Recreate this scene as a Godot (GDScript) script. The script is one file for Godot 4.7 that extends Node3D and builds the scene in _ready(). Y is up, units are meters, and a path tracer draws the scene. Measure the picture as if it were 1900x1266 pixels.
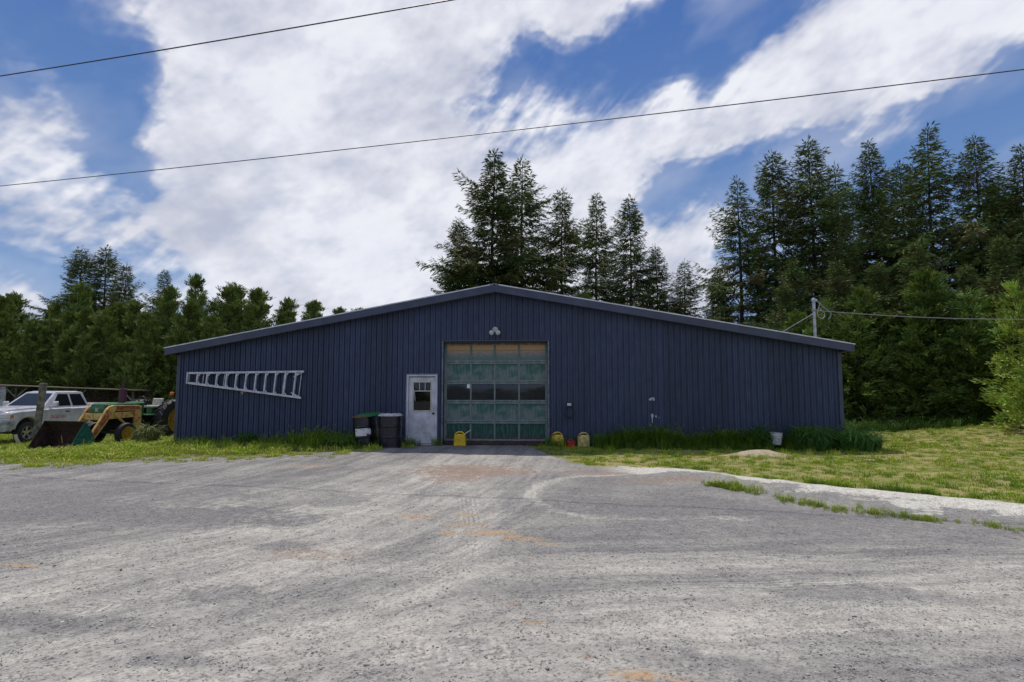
extends Node3D

# ------------------------------------------------------------------ state
var taken := {}
var tex := {}
var made := {}

# ------------------------------------------------------------------ mesh builder
class Shape:
	var v := PackedVector3Array()
	var n := PackedVector3Array()
	var c := PackedColorArray()
	var uv := PackedVector2Array()
	var flat := true

	func tri(a: Vector3, b: Vector3, d: Vector3, hint := Vector3.ZERO) -> void:
		var m := (d - a).cross(b - a)
		if m.length_squared() < 1e-16:
			return
		m = m.normalized()
		if hint != Vector3.ZERO and m.dot(hint) < 0.0:
			v.append_array([a, d, b])
			m = -m
		else:
			v.append_array([a, b, d])
		n.append_array([m, m, m])

	func quad(a: Vector3, b: Vector3, d: Vector3, e: Vector3, hint := Vector3.ZERO) -> void:
		tri(a, b, d, hint)
		tri(a, d, e, hint)

	# a quad with its own corner normals
	func soft(a: Vector3, b: Vector3, d: Vector3, e: Vector3, na: Vector3, nb: Vector3, nd: Vector3, ne: Vector3) -> void:
		var side := (d - a).cross(b - a).dot(na + nb + nd) + (e - a).cross(d - a).dot(na + nd + ne)
		if side >= 0.0:
			v.append_array([a, b, d, a, d, e])
			n.append_array([na, nb, nd, na, nd, ne])
		else:
			v.append_array([a, d, b, a, e, d])
			n.append_array([na, nd, nb, na, ne, nd])

	func box(t: Transform3D, s: Vector3, bev := 0.0) -> void:
		var h := s * 0.5
		var b: float = minf(bev, minf(h.x, minf(h.y, h.z)) * 0.9)
		var ctr := t.origin
		for ax in 3:
			var p := (ax + 1) % 3
			var q := (ax + 2) % 3
			for sg in [-1.0, 1.0]:
				var k: Array[Vector3] = []
				for f in [[-1, -1], [1, -1], [1, 1], [-1, 1]]:
					var w := Vector3.ZERO
					w[ax] = h[ax] * sg
					w[p] = (h[p] - b) * f[0]
					w[q] = (h[q] - b) * f[1]
					k.append(t * w)
				quad(k[0], k[1], k[2], k[3], (k[0] + k[2]) * 0.5 - ctr)
			if b > 0.0:
				for sp in [-1.0, 1.0]:
					for sq in [-1.0, 1.0]:
						var k2: Array[Vector3] = []
						for f in [[-1, 0], [1, 0], [1, 1], [-1, 1]]:
							var w := Vector3.ZERO
							w[ax] = (h[ax] - b) * f[0]
							w[p] = (h[p] - (b if f[1] == 1 else 0.0)) * sp
							w[q] = (h[q] - (b if f[1] == 0 else 0.0)) * sq
							k2.append(t * w)
						quad(k2[0], k2[1], k2[2], k2[3], (k2[0] + k2[2]) * 0.5 - ctr)
		if b > 0.0:
			for sx in [-1.0, 1.0]:
				for sy in [-1.0, 1.0]:
					for sz in [-1.0, 1.0]:
						var g := Vector3(sx, sy, sz)
						var a := t * (Vector3(h.x, h.y - b, h.z - b) * g)
						var d := t * (Vector3(h.x - b, h.y, h.z - b) * g)
						var e := t * (Vector3(h.x - b, h.y - b, h.z) * g)
						tri(a, d, e, t.basis * g)

	func bx(at: Vector3, s: Vector3, bev := 0.0, rot := Vector3.ZERO) -> void:
		box(Transform3D(Basis.from_euler(rot * PI / 180.0), at), s, bev)

	# a bar of rectangular section from a to b
	func bar(a: Vector3, b: Vector3, w: float, hgt: float, bev := 0.0, upv := Vector3.UP) -> void:
		var x := (b - a).normalized()
		var z := x.cross(upv).normalized()
		var y := z.cross(x)
		box(Transform3D(Basis(x, y, z), (a + b) * 0.5), Vector3(a.distance_to(b), hgt, w), bev)

	static func inset(p: PackedVector2Array, d: float) -> PackedVector2Array:
		var o := PackedVector2Array()
		var area := 0.0
		for i in p.size():
			area += p[i].cross(p[(i + 1) % p.size()])
		var s := 1.0 if area > 0.0 else -1.0
		for i in p.size():
			var e0 := (p[i] - p[i - 1]).normalized()
			var e1 := (p[(i + 1) % p.size()] - p[i]).normalized()
			var n0 := Vector2(-e0.y, e0.x) * s
			var n1 := Vector2(-e1.y, e1.x) * s
			var m := (n0 + n1)
			var l := m.length()
			m = n0 if l < 0.2 else m / l
			o.append(p[i] + m * d / maxf(0.45, m.dot(n0)))
		return o

	# polygon in the local xy plane, thickness along z from z0 to z1, edges chamfered
	func prism(p: PackedVector2Array, z0: float, z1: float, t := Transform3D(), bev := 0.0) -> void:
		var q := inset(p, bev) if bev > 0.0 else p
		var ix := Geometry2D.triangulate_polygon(q)
		for s in [0, 1]:
			var z: float = z1 if s else z0
			var hint: Vector3 = t.basis * Vector3(0, 0, 1.0 if s else -1.0)
			for i in range(0, ix.size(), 3):
				tri(t * Vector3(q[ix[i]].x, q[ix[i]].y, z), t * Vector3(q[ix[i + 1]].x, q[ix[i + 1]].y, z), t * Vector3(q[ix[i + 2]].x, q[ix[i + 2]].y, z), hint)
		var area := 0.0
		for i in p.size():
			area += p[i].cross(p[(i + 1) % p.size()])
		var sg := 1.0 if area > 0.0 else -1.0
		var za := z0 + bev
		var zb := z1 - bev
		for i in p.size():
			var j := (i + 1) % p.size()
			var e := (p[j] - p[i]).normalized()
			var out := Vector2(e.y, -e.x) * sg
			var o3: Vector3 = t.basis * Vector3(out.x, out.y, 0)
			var zz: Vector3 = t.basis * Vector3(0, 0, 1)
			quad(t * Vector3(p[i].x, p[i].y, za), t * Vector3(p[j].x, p[j].y, za), t * Vector3(p[j].x, p[j].y, zb), t * Vector3(p[i].x, p[i].y, zb), o3)
			if bev > 0.0:
				quad(t * Vector3(p[i].x, p[i].y, zb), t * Vector3(p[j].x, p[j].y, zb), t * Vector3(q[j].x, q[j].y, z1), t * Vector3(q[i].x, q[i].y, z1), o3 + zz)
				quad(t * Vector3(p[i].x, p[i].y, za), t * Vector3(p[j].x, p[j].y, za), t * Vector3(q[j].x, q[j].y, z0), t * Vector3(q[i].x, q[i].y, z0), o3 - zz)

	func tube(p: PackedVector3Array, r: float, sides := 8, caps := true, r1 := -1.0) -> void:
		var k := p.size()
		var rings: Array = []
		var dirs: Array = []
		var side := Vector3.ZERO
		for i in k:
			var d := (p[mini(i + 1, k - 1)] - p[maxi(i - 1, 0)]).normalized()
			if side == Vector3.ZERO:
				side = d.cross(Vector3.UP if absf(d.y) < 0.9 else Vector3.RIGHT).normalized()
			side = (side - d * side.dot(d)).normalized()
			var up := side.cross(d)
			var rr := r if r1 < 0.0 else lerpf(r, r1, float(i) / (k - 1))
			var ring := PackedVector3Array()
			var nn := PackedVector3Array()
			for s in sides:
				var a := TAU * s / sides
				var o := side * cos(a) + up * sin(a)
				ring.append(p[i] + o * rr)
				nn.append(o)
			rings.append(ring)
			dirs.append(nn)
		for i in k - 1:
			for s in sides:
				var s1 := (s + 1) % sides
				soft(rings[i][s], rings[i][s1], rings[i + 1][s1], rings[i + 1][s], dirs[i][s], dirs[i][s1], dirs[i + 1][s1], dirs[i + 1][s])
		if caps:
			for e in [0, k - 1]:
				var d: Vector3 = (p[0] - p[1]) if e == 0 else (p[k - 1] - p[k - 2])
				for s in range(1, sides - 1):
					tri(rings[e][0], rings[e][s], rings[e][s + 1], d)

	# profile of (radius, height) pairs turned about the local y axis
	func lathe(pr: Array, segs: int, t := Transform3D(), a0 := 0.0, a1 := TAU) -> void:
		for i in pr.size() - 1:
			var p: Vector2 = pr[i]
			var q: Vector2 = pr[i + 1]
			var d := (q - p)
			if d.length() < 1e-6:
				continue
			var m := Vector2(d.y, -d.x).normalized()
			for s in segs:
				var b0 := lerpf(a0, a1, float(s) / segs)
				var b1 := lerpf(a0, a1, float(s + 1) / segs)
				var u0 := Vector3(cos(b0), 0, sin(b0))
				var u1 := Vector3(cos(b1), 0, sin(b1))
				var n0: Vector3 = (t.basis * (u0 * m.x + Vector3.UP * m.y)).normalized()
				var n1: Vector3 = (t.basis * (u1 * m.x + Vector3.UP * m.y)).normalized()
				soft(t * (u0 * p.x + Vector3.UP * p.y), t * (u1 * p.x + Vector3.UP * p.y), t * (u1 * q.x + Vector3.UP * q.y), t * (u0 * q.x + Vector3.UP * q.y), n0, n1, n1, n0)

	func mesh() -> ArrayMesh:
		var a := []
		a.resize(Mesh.ARRAY_MAX)
		a[Mesh.ARRAY_VERTEX] = v
		if n.size() == v.size():
			a[Mesh.ARRAY_NORMAL] = n
		if c.size() == v.size():
			a[Mesh.ARRAY_COLOR] = c
		if uv.size() == v.size():
			a[Mesh.ARRAY_TEX_UV] = uv
		var m := ArrayMesh.new()
		m.add_surface_from_arrays(Mesh.PRIMITIVE_TRIANGLES, a)
		return m

# ------------------------------------------------------------------ naming
func numbered(nm: String) -> String:
	var k: int = taken.get(nm, 0)
	taken[nm] = k + 1
	return nm if k == 0 else "%s_%03d" % [nm, k]

func tag(o: Node3D, label: String, category: String, group := "", kind := "") -> void:
	if label:
		o.set_meta("label", label)
	if category:
		o.set_meta("category", category)
	if group:
		o.set_meta("group", group)
	if kind:
		o.set_meta("kind", kind)

func thing(nm: String, label: String, category: String, at := Vector3.ZERO, turn := 0.0, group := "") -> Node3D:
	var o := Node3D.new()
	o.name = numbered(nm)
	add_child(o)
	o.position = at
	o.rotation.y = turn
	tag(o, label, category, group)
	return o

func part(parent: Node, nm: String, s: Shape, m: Material, label := "") -> MeshInstance3D:
	return put(parent, nm, s.mesh(), m, label)

func put(parent: Node, nm: String, mesh: Mesh, m: Material, label := "") -> MeshInstance3D:
	var o := MeshInstance3D.new()
	o.name = numbered(nm) if parent == self else nm
	o.mesh = mesh
	o.material_override = m
	parent.add_child(o, true)
	if label:
		o.set_meta("label", label)
	return o

func copy(o: Node3D, label: String, at: Vector3, turn: float, scale3 := Vector3.ONE, base := "") -> Node3D:
	var d: Node3D = o.duplicate()
	d.name = numbered(base if base else String(o.name).get_slice("_0", 0))
	add_child(d)
	d.position = at
	d.rotation = Vector3(0, turn, 0)
	d.scale = scale3
	d.set_meta("label", label)
	return d

# ------------------------------------------------------------------ materials
func lin(r: float, g: float, b: float) -> Color:
	return Color(r, g, b).linear_to_srgb()

func noise(seed_: int, freq: float, oct := 4, type := FastNoiseLite.TYPE_SIMPLEX_SMOOTH) -> FastNoiseLite:
	var f := FastNoiseLite.new()
	f.seed = seed_
	f.noise_type = type
	f.frequency = freq
	f.fractal_type = FastNoiseLite.FRACTAL_FBM
	f.fractal_octaves = oct
	return f

# an image whose colours follow a noise through a ramp
func ramp_tex(key: String, f: FastNoiseLite, size: int, stops: Array, cols: Array) -> ImageTexture:
	if tex.has(key):
		return tex[key]
	var g := Gradient.new()
	g.offsets = PackedFloat32Array(stops)
	g.colors = PackedColorArray(cols)
	var lut: Array[Color] = []
	for i in 256:
		lut.append(g.sample(i / 255.0))
	var src := f.get_seamless_image(size, size)
	src.convert(Image.FORMAT_L8)
	var d := src.get_data()
	var o := PackedByteArray()
	o.resize(size * size * 3)
	for i in size * size:
		var q := lut[d[i]]
		o[i * 3] = int(q.r * 255.0)
		o[i * 3 + 1] = int(q.g * 255.0)
		o[i * 3 + 2] = int(q.b * 255.0)
	tex[key] = ImageTexture.create_from_image(Image.create_from_data(size, size, false, Image.FORMAT_RGB8, o))
	return tex[key]

func grey_tex(key: String, f: FastNoiseLite, lo: float) -> ImageTexture:
	return ramp_tex(key, f, 256, [0.0, 0.3, 0.7, 1.0], [Color(lo, lo, lo), Color(lo, lo, lo).lerp(Color.WHITE, 0.35), Color(0.97, 0.97, 0.97), Color.WHITE])

# upright streaks, as rain and dust leave on a wall
func streak_tex() -> ImageTexture:
	var f := noise(54, 1.0, 5)
	var o := PackedByteArray()
	o.resize(256 * 256)
	for j in 256:
		var a := TAU * j / 256.0
		for i in 256:
			var b := TAU * i / 256.0
			var q := f.get_noise_3d(cos(b) * 9.0, sin(b) * 9.0, cos(a) * 0.5 + 3.0) * 0.9 + f.get_noise_3d(cos(b) * 1.1 + 20.0, sin(b) * 1.1, sin(a) * 0.9) * 0.7
			o[j * 256 + i] = clampi(int(226.0 + q * 46.0), 0, 255)
	return ImageTexture.create_from_image(Image.create_from_data(256, 256, false, Image.FORMAT_L8, o))

# a plain coloured material with a grain of its own (colour given as linear values)
func mat(nm: String, r: float, g: float, b: float, rough := 0.6, metal := 0.0, grain := "blotch", scale := 1.0) -> StandardMaterial3D:
	if made.has(nm):
		return made[nm]
	var m := StandardMaterial3D.new()
	m.resource_name = nm
	m.albedo_color = lin(r, g, b)
	m.roughness = rough
	m.metallic = metal
	if grain:
		m.albedo_texture = tex[grain]
		m.uv1_triplanar = true
		m.uv1_scale = Vector3.ONE * scale
	made[nm] = m
	return m

# a material whose colour is worn from one tone to another
func worn(nm: String, key: String, stops: Array, cols: Array, rough := 0.7, scale := 1.0, metal := 0.0, freq := 0.02) -> StandardMaterial3D:
	if made.has(nm):
		return made[nm]
	var m := StandardMaterial3D.new()
	m.resource_name = nm
	m.albedo_texture = ramp_tex(key, noise(key.hash() % 1000, freq, 5), 256, stops, cols)
	m.uv1_triplanar = true
	m.uv1_scale = Vector3.ONE * scale
	m.roughness = rough
	m.metallic = metal
	made[nm] = m
	return m

func glass(nm: String, r: float, g: float, b: float, a: float) -> StandardMaterial3D:
	if made.has(nm):
		return made[nm]
	var m := StandardMaterial3D.new()
	m.resource_name = nm
	m.transparency = BaseMaterial3D.TRANSPARENCY_ALPHA
	m.albedo_color = Color(lin(r, g, b), a)
	m.roughness = 0.03
	m.metallic_specular = 0.6
	made[nm] = m
	return m

func leafy(nm: String, backlight: float, rough := 0.65) -> StandardMaterial3D:
	if made.has(nm):
		return made[nm]
	var m := StandardMaterial3D.new()
	m.resource_name = nm
	m.vertex_color_use_as_albedo = true
	m.roughness = rough
	m.metallic_specular = 0.3
	m.cull_mode = BaseMaterial3D.CULL_DISABLED
	if backlight > 0.0:
		m.backlight_enabled = true
		m.backlight = Color(backlight, backlight, backlight * 0.6)
	made[nm] = m
	return m

func S(x: float) -> float:
	return smoothstep(0.0, 1.0, x)

# ------------------------------------------------------------------ lie of the land
var bump_noise: FastNoiseLite
var edge_noise: FastNoiseLite
const EDGE_LEFT := [-60.0, 14.0, -20.0, 7.2, -14.0, 5.8, -10.7, 5.0, -8.7, 4.9, -7.8, 3.8, -5.9, 3.3, -4.0, 2.2, -3.1, 1.5, -2.4, 0.3, -2.0, -0.6]
const EDGE_RIGHT := [0.9, -0.6, 1.25, 1.0, 1.7, 2.6, 2.4, 4.3, 3.5, 4.9, 4.65, 5.4, 6.0, 7.0, 7.3, 7.7, 8.3, 8.5, 14.0, 12.0, 60.0, 30.0]

func along(a: Array, x: float) -> float:
	if x <= a[0]:
		return a[1]
	for i in range(0, a.size() - 2, 2):
		if x <= a[i + 2]:
			return lerpf(a[i + 1], a[i + 3], (x - a[i]) / (a[i + 2] - a[i]))
	return a[a.size() - 1]

# how deep a point lies inside the grass (metres; below zero it is gravel)
func grass_depth(x: float, z: float) -> float:
	var e := -99.0
	if x < -2.0:
		e = along(EDGE_LEFT, x)
	elif x > 0.9:
		e = along(EDGE_RIGHT, x)
	if z < -0.5:
		return 3.0
	return e - z

func land(x: float, z: float) -> float:
	var h := -0.42 * S((-x - 9.5) / 7.0) * S((5.0 - z) / 5.0)
	# the rolling lawn on the right, and the low bank of pale stone beside it
	h += 0.55 * exp(-(pow((x - 20.5) / 5.0, 2.0) + pow((z + 4.0) / 2.6, 2.0)))
	h -= 0.16 * exp(-(pow((x - 13.0) / 2.2, 2.0) + pow((z + 4.0) / 2.5, 2.0)))
	h += 0.17 * exp(-(pow((x - 6.8) / 0.65, 2.0) + pow((z - 2.5) / 0.42, 2.0)))
	h += 0.12 * exp(-(pow((x - 2.32) / 0.22, 2.0) + pow((z - 14.05) / 0.1, 2.0)))
	if x > 2.0 and x < 16.0:
		var d := z - along(EDGE_RIGHT, x) - 0.55
		h += 0.10 * S((x - 2.4) / 2.0) * exp(-d * d / 0.5)
	var out := maxf(absf(x) - 20.0, maxf(-6.0 - z, z - 20.0))
	var k := 1.0 - S(out / 10.0)
	h += (0.035 * bump_noise.get_noise_2d(x * 0.35, z * 0.35) + 0.02 * bump_noise.get_noise_2d(x * 2.2, z * 2.2)) * k
	if absf(x) < 10.6 and z < 1.2 and z > -17.0:
		h = lerpf(h, -0.012, S((1.2 - z) / 0.7) * S((10.6 - absf(x)) / 0.5))
	return h

# ------------------------------------------------------------------ sky
var cover := PackedFloat32Array()
const CW := 720
const CH := 180
const CLOUD_MAIN := [-38.3,32.4, -36.6,28.5, -35.2,26.1, -37.5,23.2, -36.5,19.6, -35.6,17.2, -36.6,13.6, -35.3,11.0, -30.6,7.7, -26.1,4.1, -12.2,3.3, 11.2,3.2, 15.2,8.1, 11.9,11.3, 14.9,14.1, 14.5,17.0, 9.5,15.0, 6.4,16.7, 8.0,20.0, 11.2,21.6, 18.0,21.3, 22.2,22.4, 26.1,23.0, 31.6,24.1, 38.4,24.4, 44.0,24.5, 56.0,25.0, 60.0,36.0, 44.2,29.5, 36.0,31.0, 26.6,33.2, 22.9,29.3, 18.8,28.6, 15.8,25.6, 8.1,24.7, 1.7,23.7, -3.8,21.9, -8.7,23.3, -9.8,27.0, -7.1,29.7, -2.6,31.9, 4.0,32.4, 8.9,34.0, 12.0,44.0, -40.0,44.0]
const CLOUD_MORE := [
	[0.55, -9.7,20.4, -9.2,26.5, -4.3,28.9, 3.9,27.3, 14.3,26.7, 14.2,22.7, -1.6,20.4],
	[0.95, 8.4,13.0, 13.5,16.4, 16.9,15.9, 16.1,6.1, 8.8,6.3],
	[0.66, -60.0,24.0, -49.1,21.0, -45.9,21.7, -43.2,20.9, -40.3,18.4, -38.6,15.0, -41.3,11.6, -43.3,11.7, -60.0,9.7],
	[0.8, -60.0,9.3, -44.8,9.4, -42.8,7.6, -44.0,4.0, -60.0,3.9],
	[0.42, -38.6,15.4, -31.0,16.1, -30.1,3.9, -41.0,3.2, -40.9,10.8],
	[0.50, -42.0,29.8, -38.1,31.0, -36.6,28.1, -39.3,27.8],
	[0.62, 26.1,23.4, 30.0,23.1, 31.5,21.5, 28.4,20.6, 26.0,21.3],
]
var n_big: FastNoiseLite
var n_mid: FastNoiseLite
var n_fine: FastNoiseLite

func poly(a: Array, from: int) -> PackedVector2Array:
	var p := PackedVector2Array()
	for i in range(from, a.size(), 2):
		p.append(Vector2(a[i], a[i + 1]))
	return p

func lay_clouds() -> void:
	n_big = noise(11, 1.0, 3)
	n_mid = noise(23, 1.0, 5)
	n_fine = noise(37, 1.0, 5)
	cover.resize(CW * CH)
	var main := poly(CLOUD_MAIN, 0)
	var more := []
	for a in CLOUD_MORE:
		more.append([a[0], poly(a, 1)])
	for j in CH:
		var el := (j + 0.5) * 90.0 / CH
		for i in CW:
			var az := (i + 0.5) * 360.0 / CW - 180.0
			var w := S((62.0 - absf(az + 4.0)) / 12.0) * S((48.0 - el) / 8.0)
			var q := 0.0
			if w > 0.0:
				var p := Vector2(az, el)
				if Geometry2D.is_point_in_polygon(p, main):
					q = 1.0
				else:
					for m in more:
						if Geometry2D.is_point_in_polygon(p, m[1]):
							q = maxf(q, m[0])
			var ce := cos(deg_to_rad(el))
			var d := Vector3(sin(deg_to_rad(az)) * ce, sin(deg_to_rad(el)), -cos(deg_to_rad(az)) * ce)
			var o := clampf(0.55 + 1.6 * n_big.get_noise_3d(d.x * 1.6, d.y * 3.0, d.z * 1.6), 0.0, 1.0)
			cover[j * CW + i] = lerpf(o, q, w)
	for pass_ in 2:
		var src := cover.duplicate()
		for j in CH:
			for i in CW:
				var t := 0.0
				for k in [-2, 0, 2]:
					t += src[j * CW + posmod(i + k, CW)] + src[clampi(j + k, 0, CH - 1) * CW + i]
				cover[j * CW + i] = t / 6.0

func cover_at(az: float, el: float) -> float:
	var fx := fposmod((az + 180.0) * CW / 360.0 - 0.5, CW)
	var fy := clampf(el * CH / 90.0 - 0.5, 0.0, CH - 1.001)
	var x0 := int(fx)
	var y0 := int(fy)
	var x1 := (x0 + 1) % CW
	var tx := fx - x0
	var a := lerpf(cover[y0 * CW + x0], cover[y0 * CW + x1], tx)
	var b := lerpf(cover[(y0 + 1) * CW + x0], cover[(y0 + 1) * CW + x1], tx)
	return lerpf(a, b, fy - y0)

func sky_color(az: float, el: float) -> Color:
	var e := deg_to_rad(maxf(el, 0.0))
	var a := deg_to_rad(az)
	var ce := cos(e)
	var d := Vector3(sin(a) * ce, sin(e), -cos(a) * ce)
	var w1 := n_mid.get_noise_3d(d.x * 5.0, d.y * 9.0, d.z * 5.0)
	var w2 := n_mid.get_noise_3d(d.x * 5.0 + 40.0, d.y * 9.0, d.z * 5.0 + 7.0)
	# cloud is drawn out along the wind, rising towards the right
	var s := d.x * 0.93 + d.y * 0.36
	var u := d.y * 0.93 - d.x * 0.36
	var f := n_fine.get_noise_3d(s * 9.0, u * 17.0, d.z * 9.0) + 0.45 * n_fine.get_noise_3d(s * 34.0, u * 62.0, d.z * 34.0)
	var c := cover_at(az + w1 * 3.2, el + w2 * 2.2)
	var rim := 1.0 - absf(2.0 * c - 1.0)
	var dens := smoothstep(-0.02, 1.18, c + f * (0.20 + 0.5 * rim))
	# thin streamers combed out from the edges
	var comb := n_fine.get_noise_3d((d.x * 0.72 - d.y * 0.69) * 46.0, (d.y * 0.72 + d.x * 0.69) * 7.0, d.z * 12.0)
	dens = clampf(dens + maxf(0.0, comb + 0.1) * 0.75 * rim, 0.0, 1.0)
	var veil := clampf(0.10 + 0.55 * n_mid.get_noise_3d(s * 3.0 + 5.0, u * 6.0, d.z * 3.0), 0.0, 0.3)
	dens = maxf(dens, veil)
	var k := pow(clampf(d.y, 0.0, 1.0), 0.6)
	var air := Color(0.29, 0.47, 0.72).lerp(Color(0.058, 0.145, 0.425), clampf(k * 1.3, 0.0, 1.0))
	var g := clampf(0.66 + 0.95 * n_big.get_noise_3d(d.x * 3.4 + 9.0, d.y * 6.0, d.z * 3.4) + 0.34 * f + 0.25 * (dens - 0.8), 0.0, 1.0)
	var cl := Color(0.56, 0.58, 0.68).lerp(Color(0.88, 0.89, 0.95), g)
	return air.lerp(cl, dens * 0.97)

var rows := []
var sky_at := Vector2i.ZERO
var sky_w := 0

func sky_row(j: int) -> void:
	var raw := PackedByteArray()
	raw.resize(sky_w * 3)
	var el := 90.0 - (sky_at.y + j + 0.5) * 180.0 / 2048.0
	for i in sky_w:
		var q := sky_color((sky_at.x + i + 0.5) * 360.0 / 4096.0 - 180.0, el).linear_to_srgb()
		raw[i * 3] = int(q.r * 255.0 + 0.5)
		raw[i * 3 + 1] = int(q.g * 255.0 + 0.5)
		raw[i * 3 + 2] = int(q.b * 255.0 + 0.5)
	rows[j] = raw

func make_sky() -> ImageTexture:
	lay_clouds()
	var W := 1024
	var H := 512
	var raw := PackedByteArray()
	raw.resize(W * H * 3)
	for j in H:
		var el := 90.0 - (j + 0.5) * 180.0 / H
		for i in W:
			var o := (j * W + i) * 3
			var q := Color(0.13, 0.125, 0.11)
			if el > -1.0:
				q = sky_color((i + 0.5) * 360.0 / W - 180.0, el)
			q = q.linear_to_srgb()
			raw[o] = int(q.r * 255.0 + 0.5)
			raw[o + 1] = int(q.g * 255.0 + 0.5)
			raw[o + 2] = int(q.b * 255.0 + 0.5)
	var im := Image.create_from_data(W, H, false, Image.FORMAT_RGB8, raw)
	im.resize(4096, 2048, Image.INTERPOLATE_CUBIC)
	# the same field again, sampled finely where it fills the frame
	var x0 := int((180.0 - 58.0) * 4096.0 / 360.0)
	var x1 := int((180.0 + 50.0) * 4096.0 / 360.0)
	var y0 := int((90.0 - 40.0) * 2048.0 / 180.0)
	var y1 := int((90.0 - 2.0) * 2048.0 / 180.0)
	var w := x1 - x0
	var h := y1 - y0
	sky_at = Vector2i(x0, y0)
	sky_w = w
	rows.clear()
	rows.resize(h)
	var task := WorkerThreadPool.add_group_task(sky_row, h)
	WorkerThreadPool.wait_for_group_task_completion(task)
	var win := PackedByteArray()
	for j in h:
		win.append_array(rows[j])
	im.blit_rect(Image.create_from_data(w, h, false, Image.FORMAT_RGB8, win), Rect2i(0, 0, w, h), Vector2i(x0, y0))
	# the picture starts at the direction -Z, so its halves change places
	var turned := Image.create_empty(4096, 2048, false, Image.FORMAT_RGB8)
	turned.blit_rect(im, Rect2i(2048, 0, 2048, 2048), Vector2i(0, 0))
	turned.blit_rect(im, Rect2i(0, 0, 2048, 2048), Vector2i(2048, 0))
	return ImageTexture.create_from_image(turned)

# ------------------------------------------------------------------ ground
const GX0 := -18.0
const GX1 := 18.0
const GZ0 := -5.0
const GZ1 := 17.0
# wheel lanes of packed pale dust over the loose grey gravel: half width, strength, points
const LANES := [
	[0.75, 0.85, -3.6,14.4, -3.03,13.73, -2.74,12.87, -2.15,11.73, -1.56,10.68, -1.11,9.21, -0.64,7.29, -0.31,4.74, -0.17,2.27],
	[0.55, 0.8, -3.0,15.0, -2.15,14.13, -1.47,13.53, -0.96,12.61, -0.46,11.19, -0.18,9.51, 0.10,6.62, 0.09,3.21],
	[0.60, 0.9, -6.0,14.4, -2.35,13.97, -0.04,13.68, 1.51,13.35, 3.24,12.98, 5.54,12.37, 12.0,11.2],
	[0.28, 0.75, -0.6,12.2, 0.18,12.08, 2.16,11.77, 4.23,11.53, 6.22,11.46, 12.0,11.9],
	[0.34, 0.75, -0.30,2.28, 0.39,7.21, 0.78,9.77, 0.82,11.10, 0.67,12.05, 0.56,12.75],
	[0.10, 1.0, 3.4,5.75, 2.84,5.87, 2.3,6.1, 1.89,6.49, 1.55,7.2, 1.41,7.93, 1.45,8.5, 1.65,9.00, 1.95,9.35, 2.29,9.59, 2.8,9.68, 3.33,9.64, 4.4,9.5],
	[0.9, 0.55, -0.9,5.5, -0.4,3.4, 0.2,2.4, 0.9,3.2, 1.4,5.0],
	[0.5, 0.5, -9.0,11.6, -5.0,11.0, -3.0,9.4, -1.9,7.4, -1.2,4.6],
]
# loose dark gravel: x, z, rx, rz, strength
const DARKS := [[-4.0,10.1,2.6,0.8,0.8], [-2.0,9.9,0.9,0.4,0.7], [-5.5,9.4,3.0,1.1,0.7], [-2.3,13.4,1.0,0.16,0.8], [3.4,9.0,1.5,0.9,0.75], [2.0,8.6,0.55,0.7,0.7], [-1.05,11.3,0.3,0.2,0.8], [2.7,13.7,0.55,0.16,0.7], [1.2,13.5,0.2,0.06,0.6], [4.2,12.3,0.8,0.25,0.7], [-0.6,13.9,0.4,0.1,0.6], [-0.95,12.75,0.35,0.2,0.6], [-1.5,8.7,0.45,0.5,0.6], [-6.5,8.0,2.4,1.0,0.55], [5.5,9.9,1.6,0.8,0.5]]
# spilt sand and reddish soil: x, z, rx, rz, strength, kind
const SPILLS := [[-0.04,9.77,0.24,0.13,0.9,0], [0.62,9.65,0.22,0.09,0.9,0], [0.58,10.69,0.15,0.08,0.9,0], [0.75,10.25,0.3,0.12,0.6,0], [1.05,10.61,0.3,0.12,1.0,0], [1.4,10.85,0.3,0.1,0.8,0], [1.7,11.05,0.12,0.08,0.8,0], [1.48,12.82,0.05,0.03,0.8,1], [-3.2,12.2,0.16,0.05,0.9,0], [2.3,13.98,0.24,0.09,1.0,0], [2.0,13.72,0.06,0.03,0.7,1], [0.1,5.4,1.4,0.9,0.95,1], [-0.1,6.4,0.6,0.6,0.8,1], [-0.6,11.6,0.5,0.3,0.5,1], [-3.6,5.0,0.6,0.3,0.6,0], [3.3,5.6,1.6,0.35,0.7,1], [3.9,6.5,0.9,0.25,0.7,1], [0.3,2.0,1.6,0.5,0.4,1], [1.65,13.2,0.12,0.03,0.6,0]]

# prints of tyre lugs (kind 0) and of grooved treads (kind 1): from, to, half width
const TREADS := [[0.62, 13.55, 1.45, 13.95, 0.14, 0], [0.95, 13.45, 1.75, 13.8, 0.12, 0], [0.42, 8.3, 0.80, 10.4, 0.17, 1], [1.05, 10.9, 0.60, 12.3, 0.16, 1], [0.35, 11.7, 0.95, 12.6, 0.13, 0], [-2.6, 12.2, -1.6, 10.6, 0.16, 1], [-1.9, 13.3, -0.8, 12.3, 0.15, 0], [2.6, 12.4, 4.6, 12.0, 0.14, 1], [-0.5, 5.2, -0.1, 8.4, 0.18, 1]]
const MW := 1536
const MH := 960
const LW := 384
const LH := 240
const LANE_IN := [-5.0, -0.05, 2.27, -0.17, 4.74, -0.31, 7.29, -0.64, 9.21, -1.11, 10.68, -1.56, 11.73, -2.15, 12.87, -2.9, 13.73, -3.7, 14.4, -4.6, 17.0, -9.0]
var lane_x := PackedFloat32Array()
var lane := PackedFloat32Array()
var across := PackedFloat32Array()
var down := PackedFloat32Array()
var edge_of := PackedFloat32Array()
var map_nb: FastNoiseLite
var map_nf: FastNoiseLite
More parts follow.
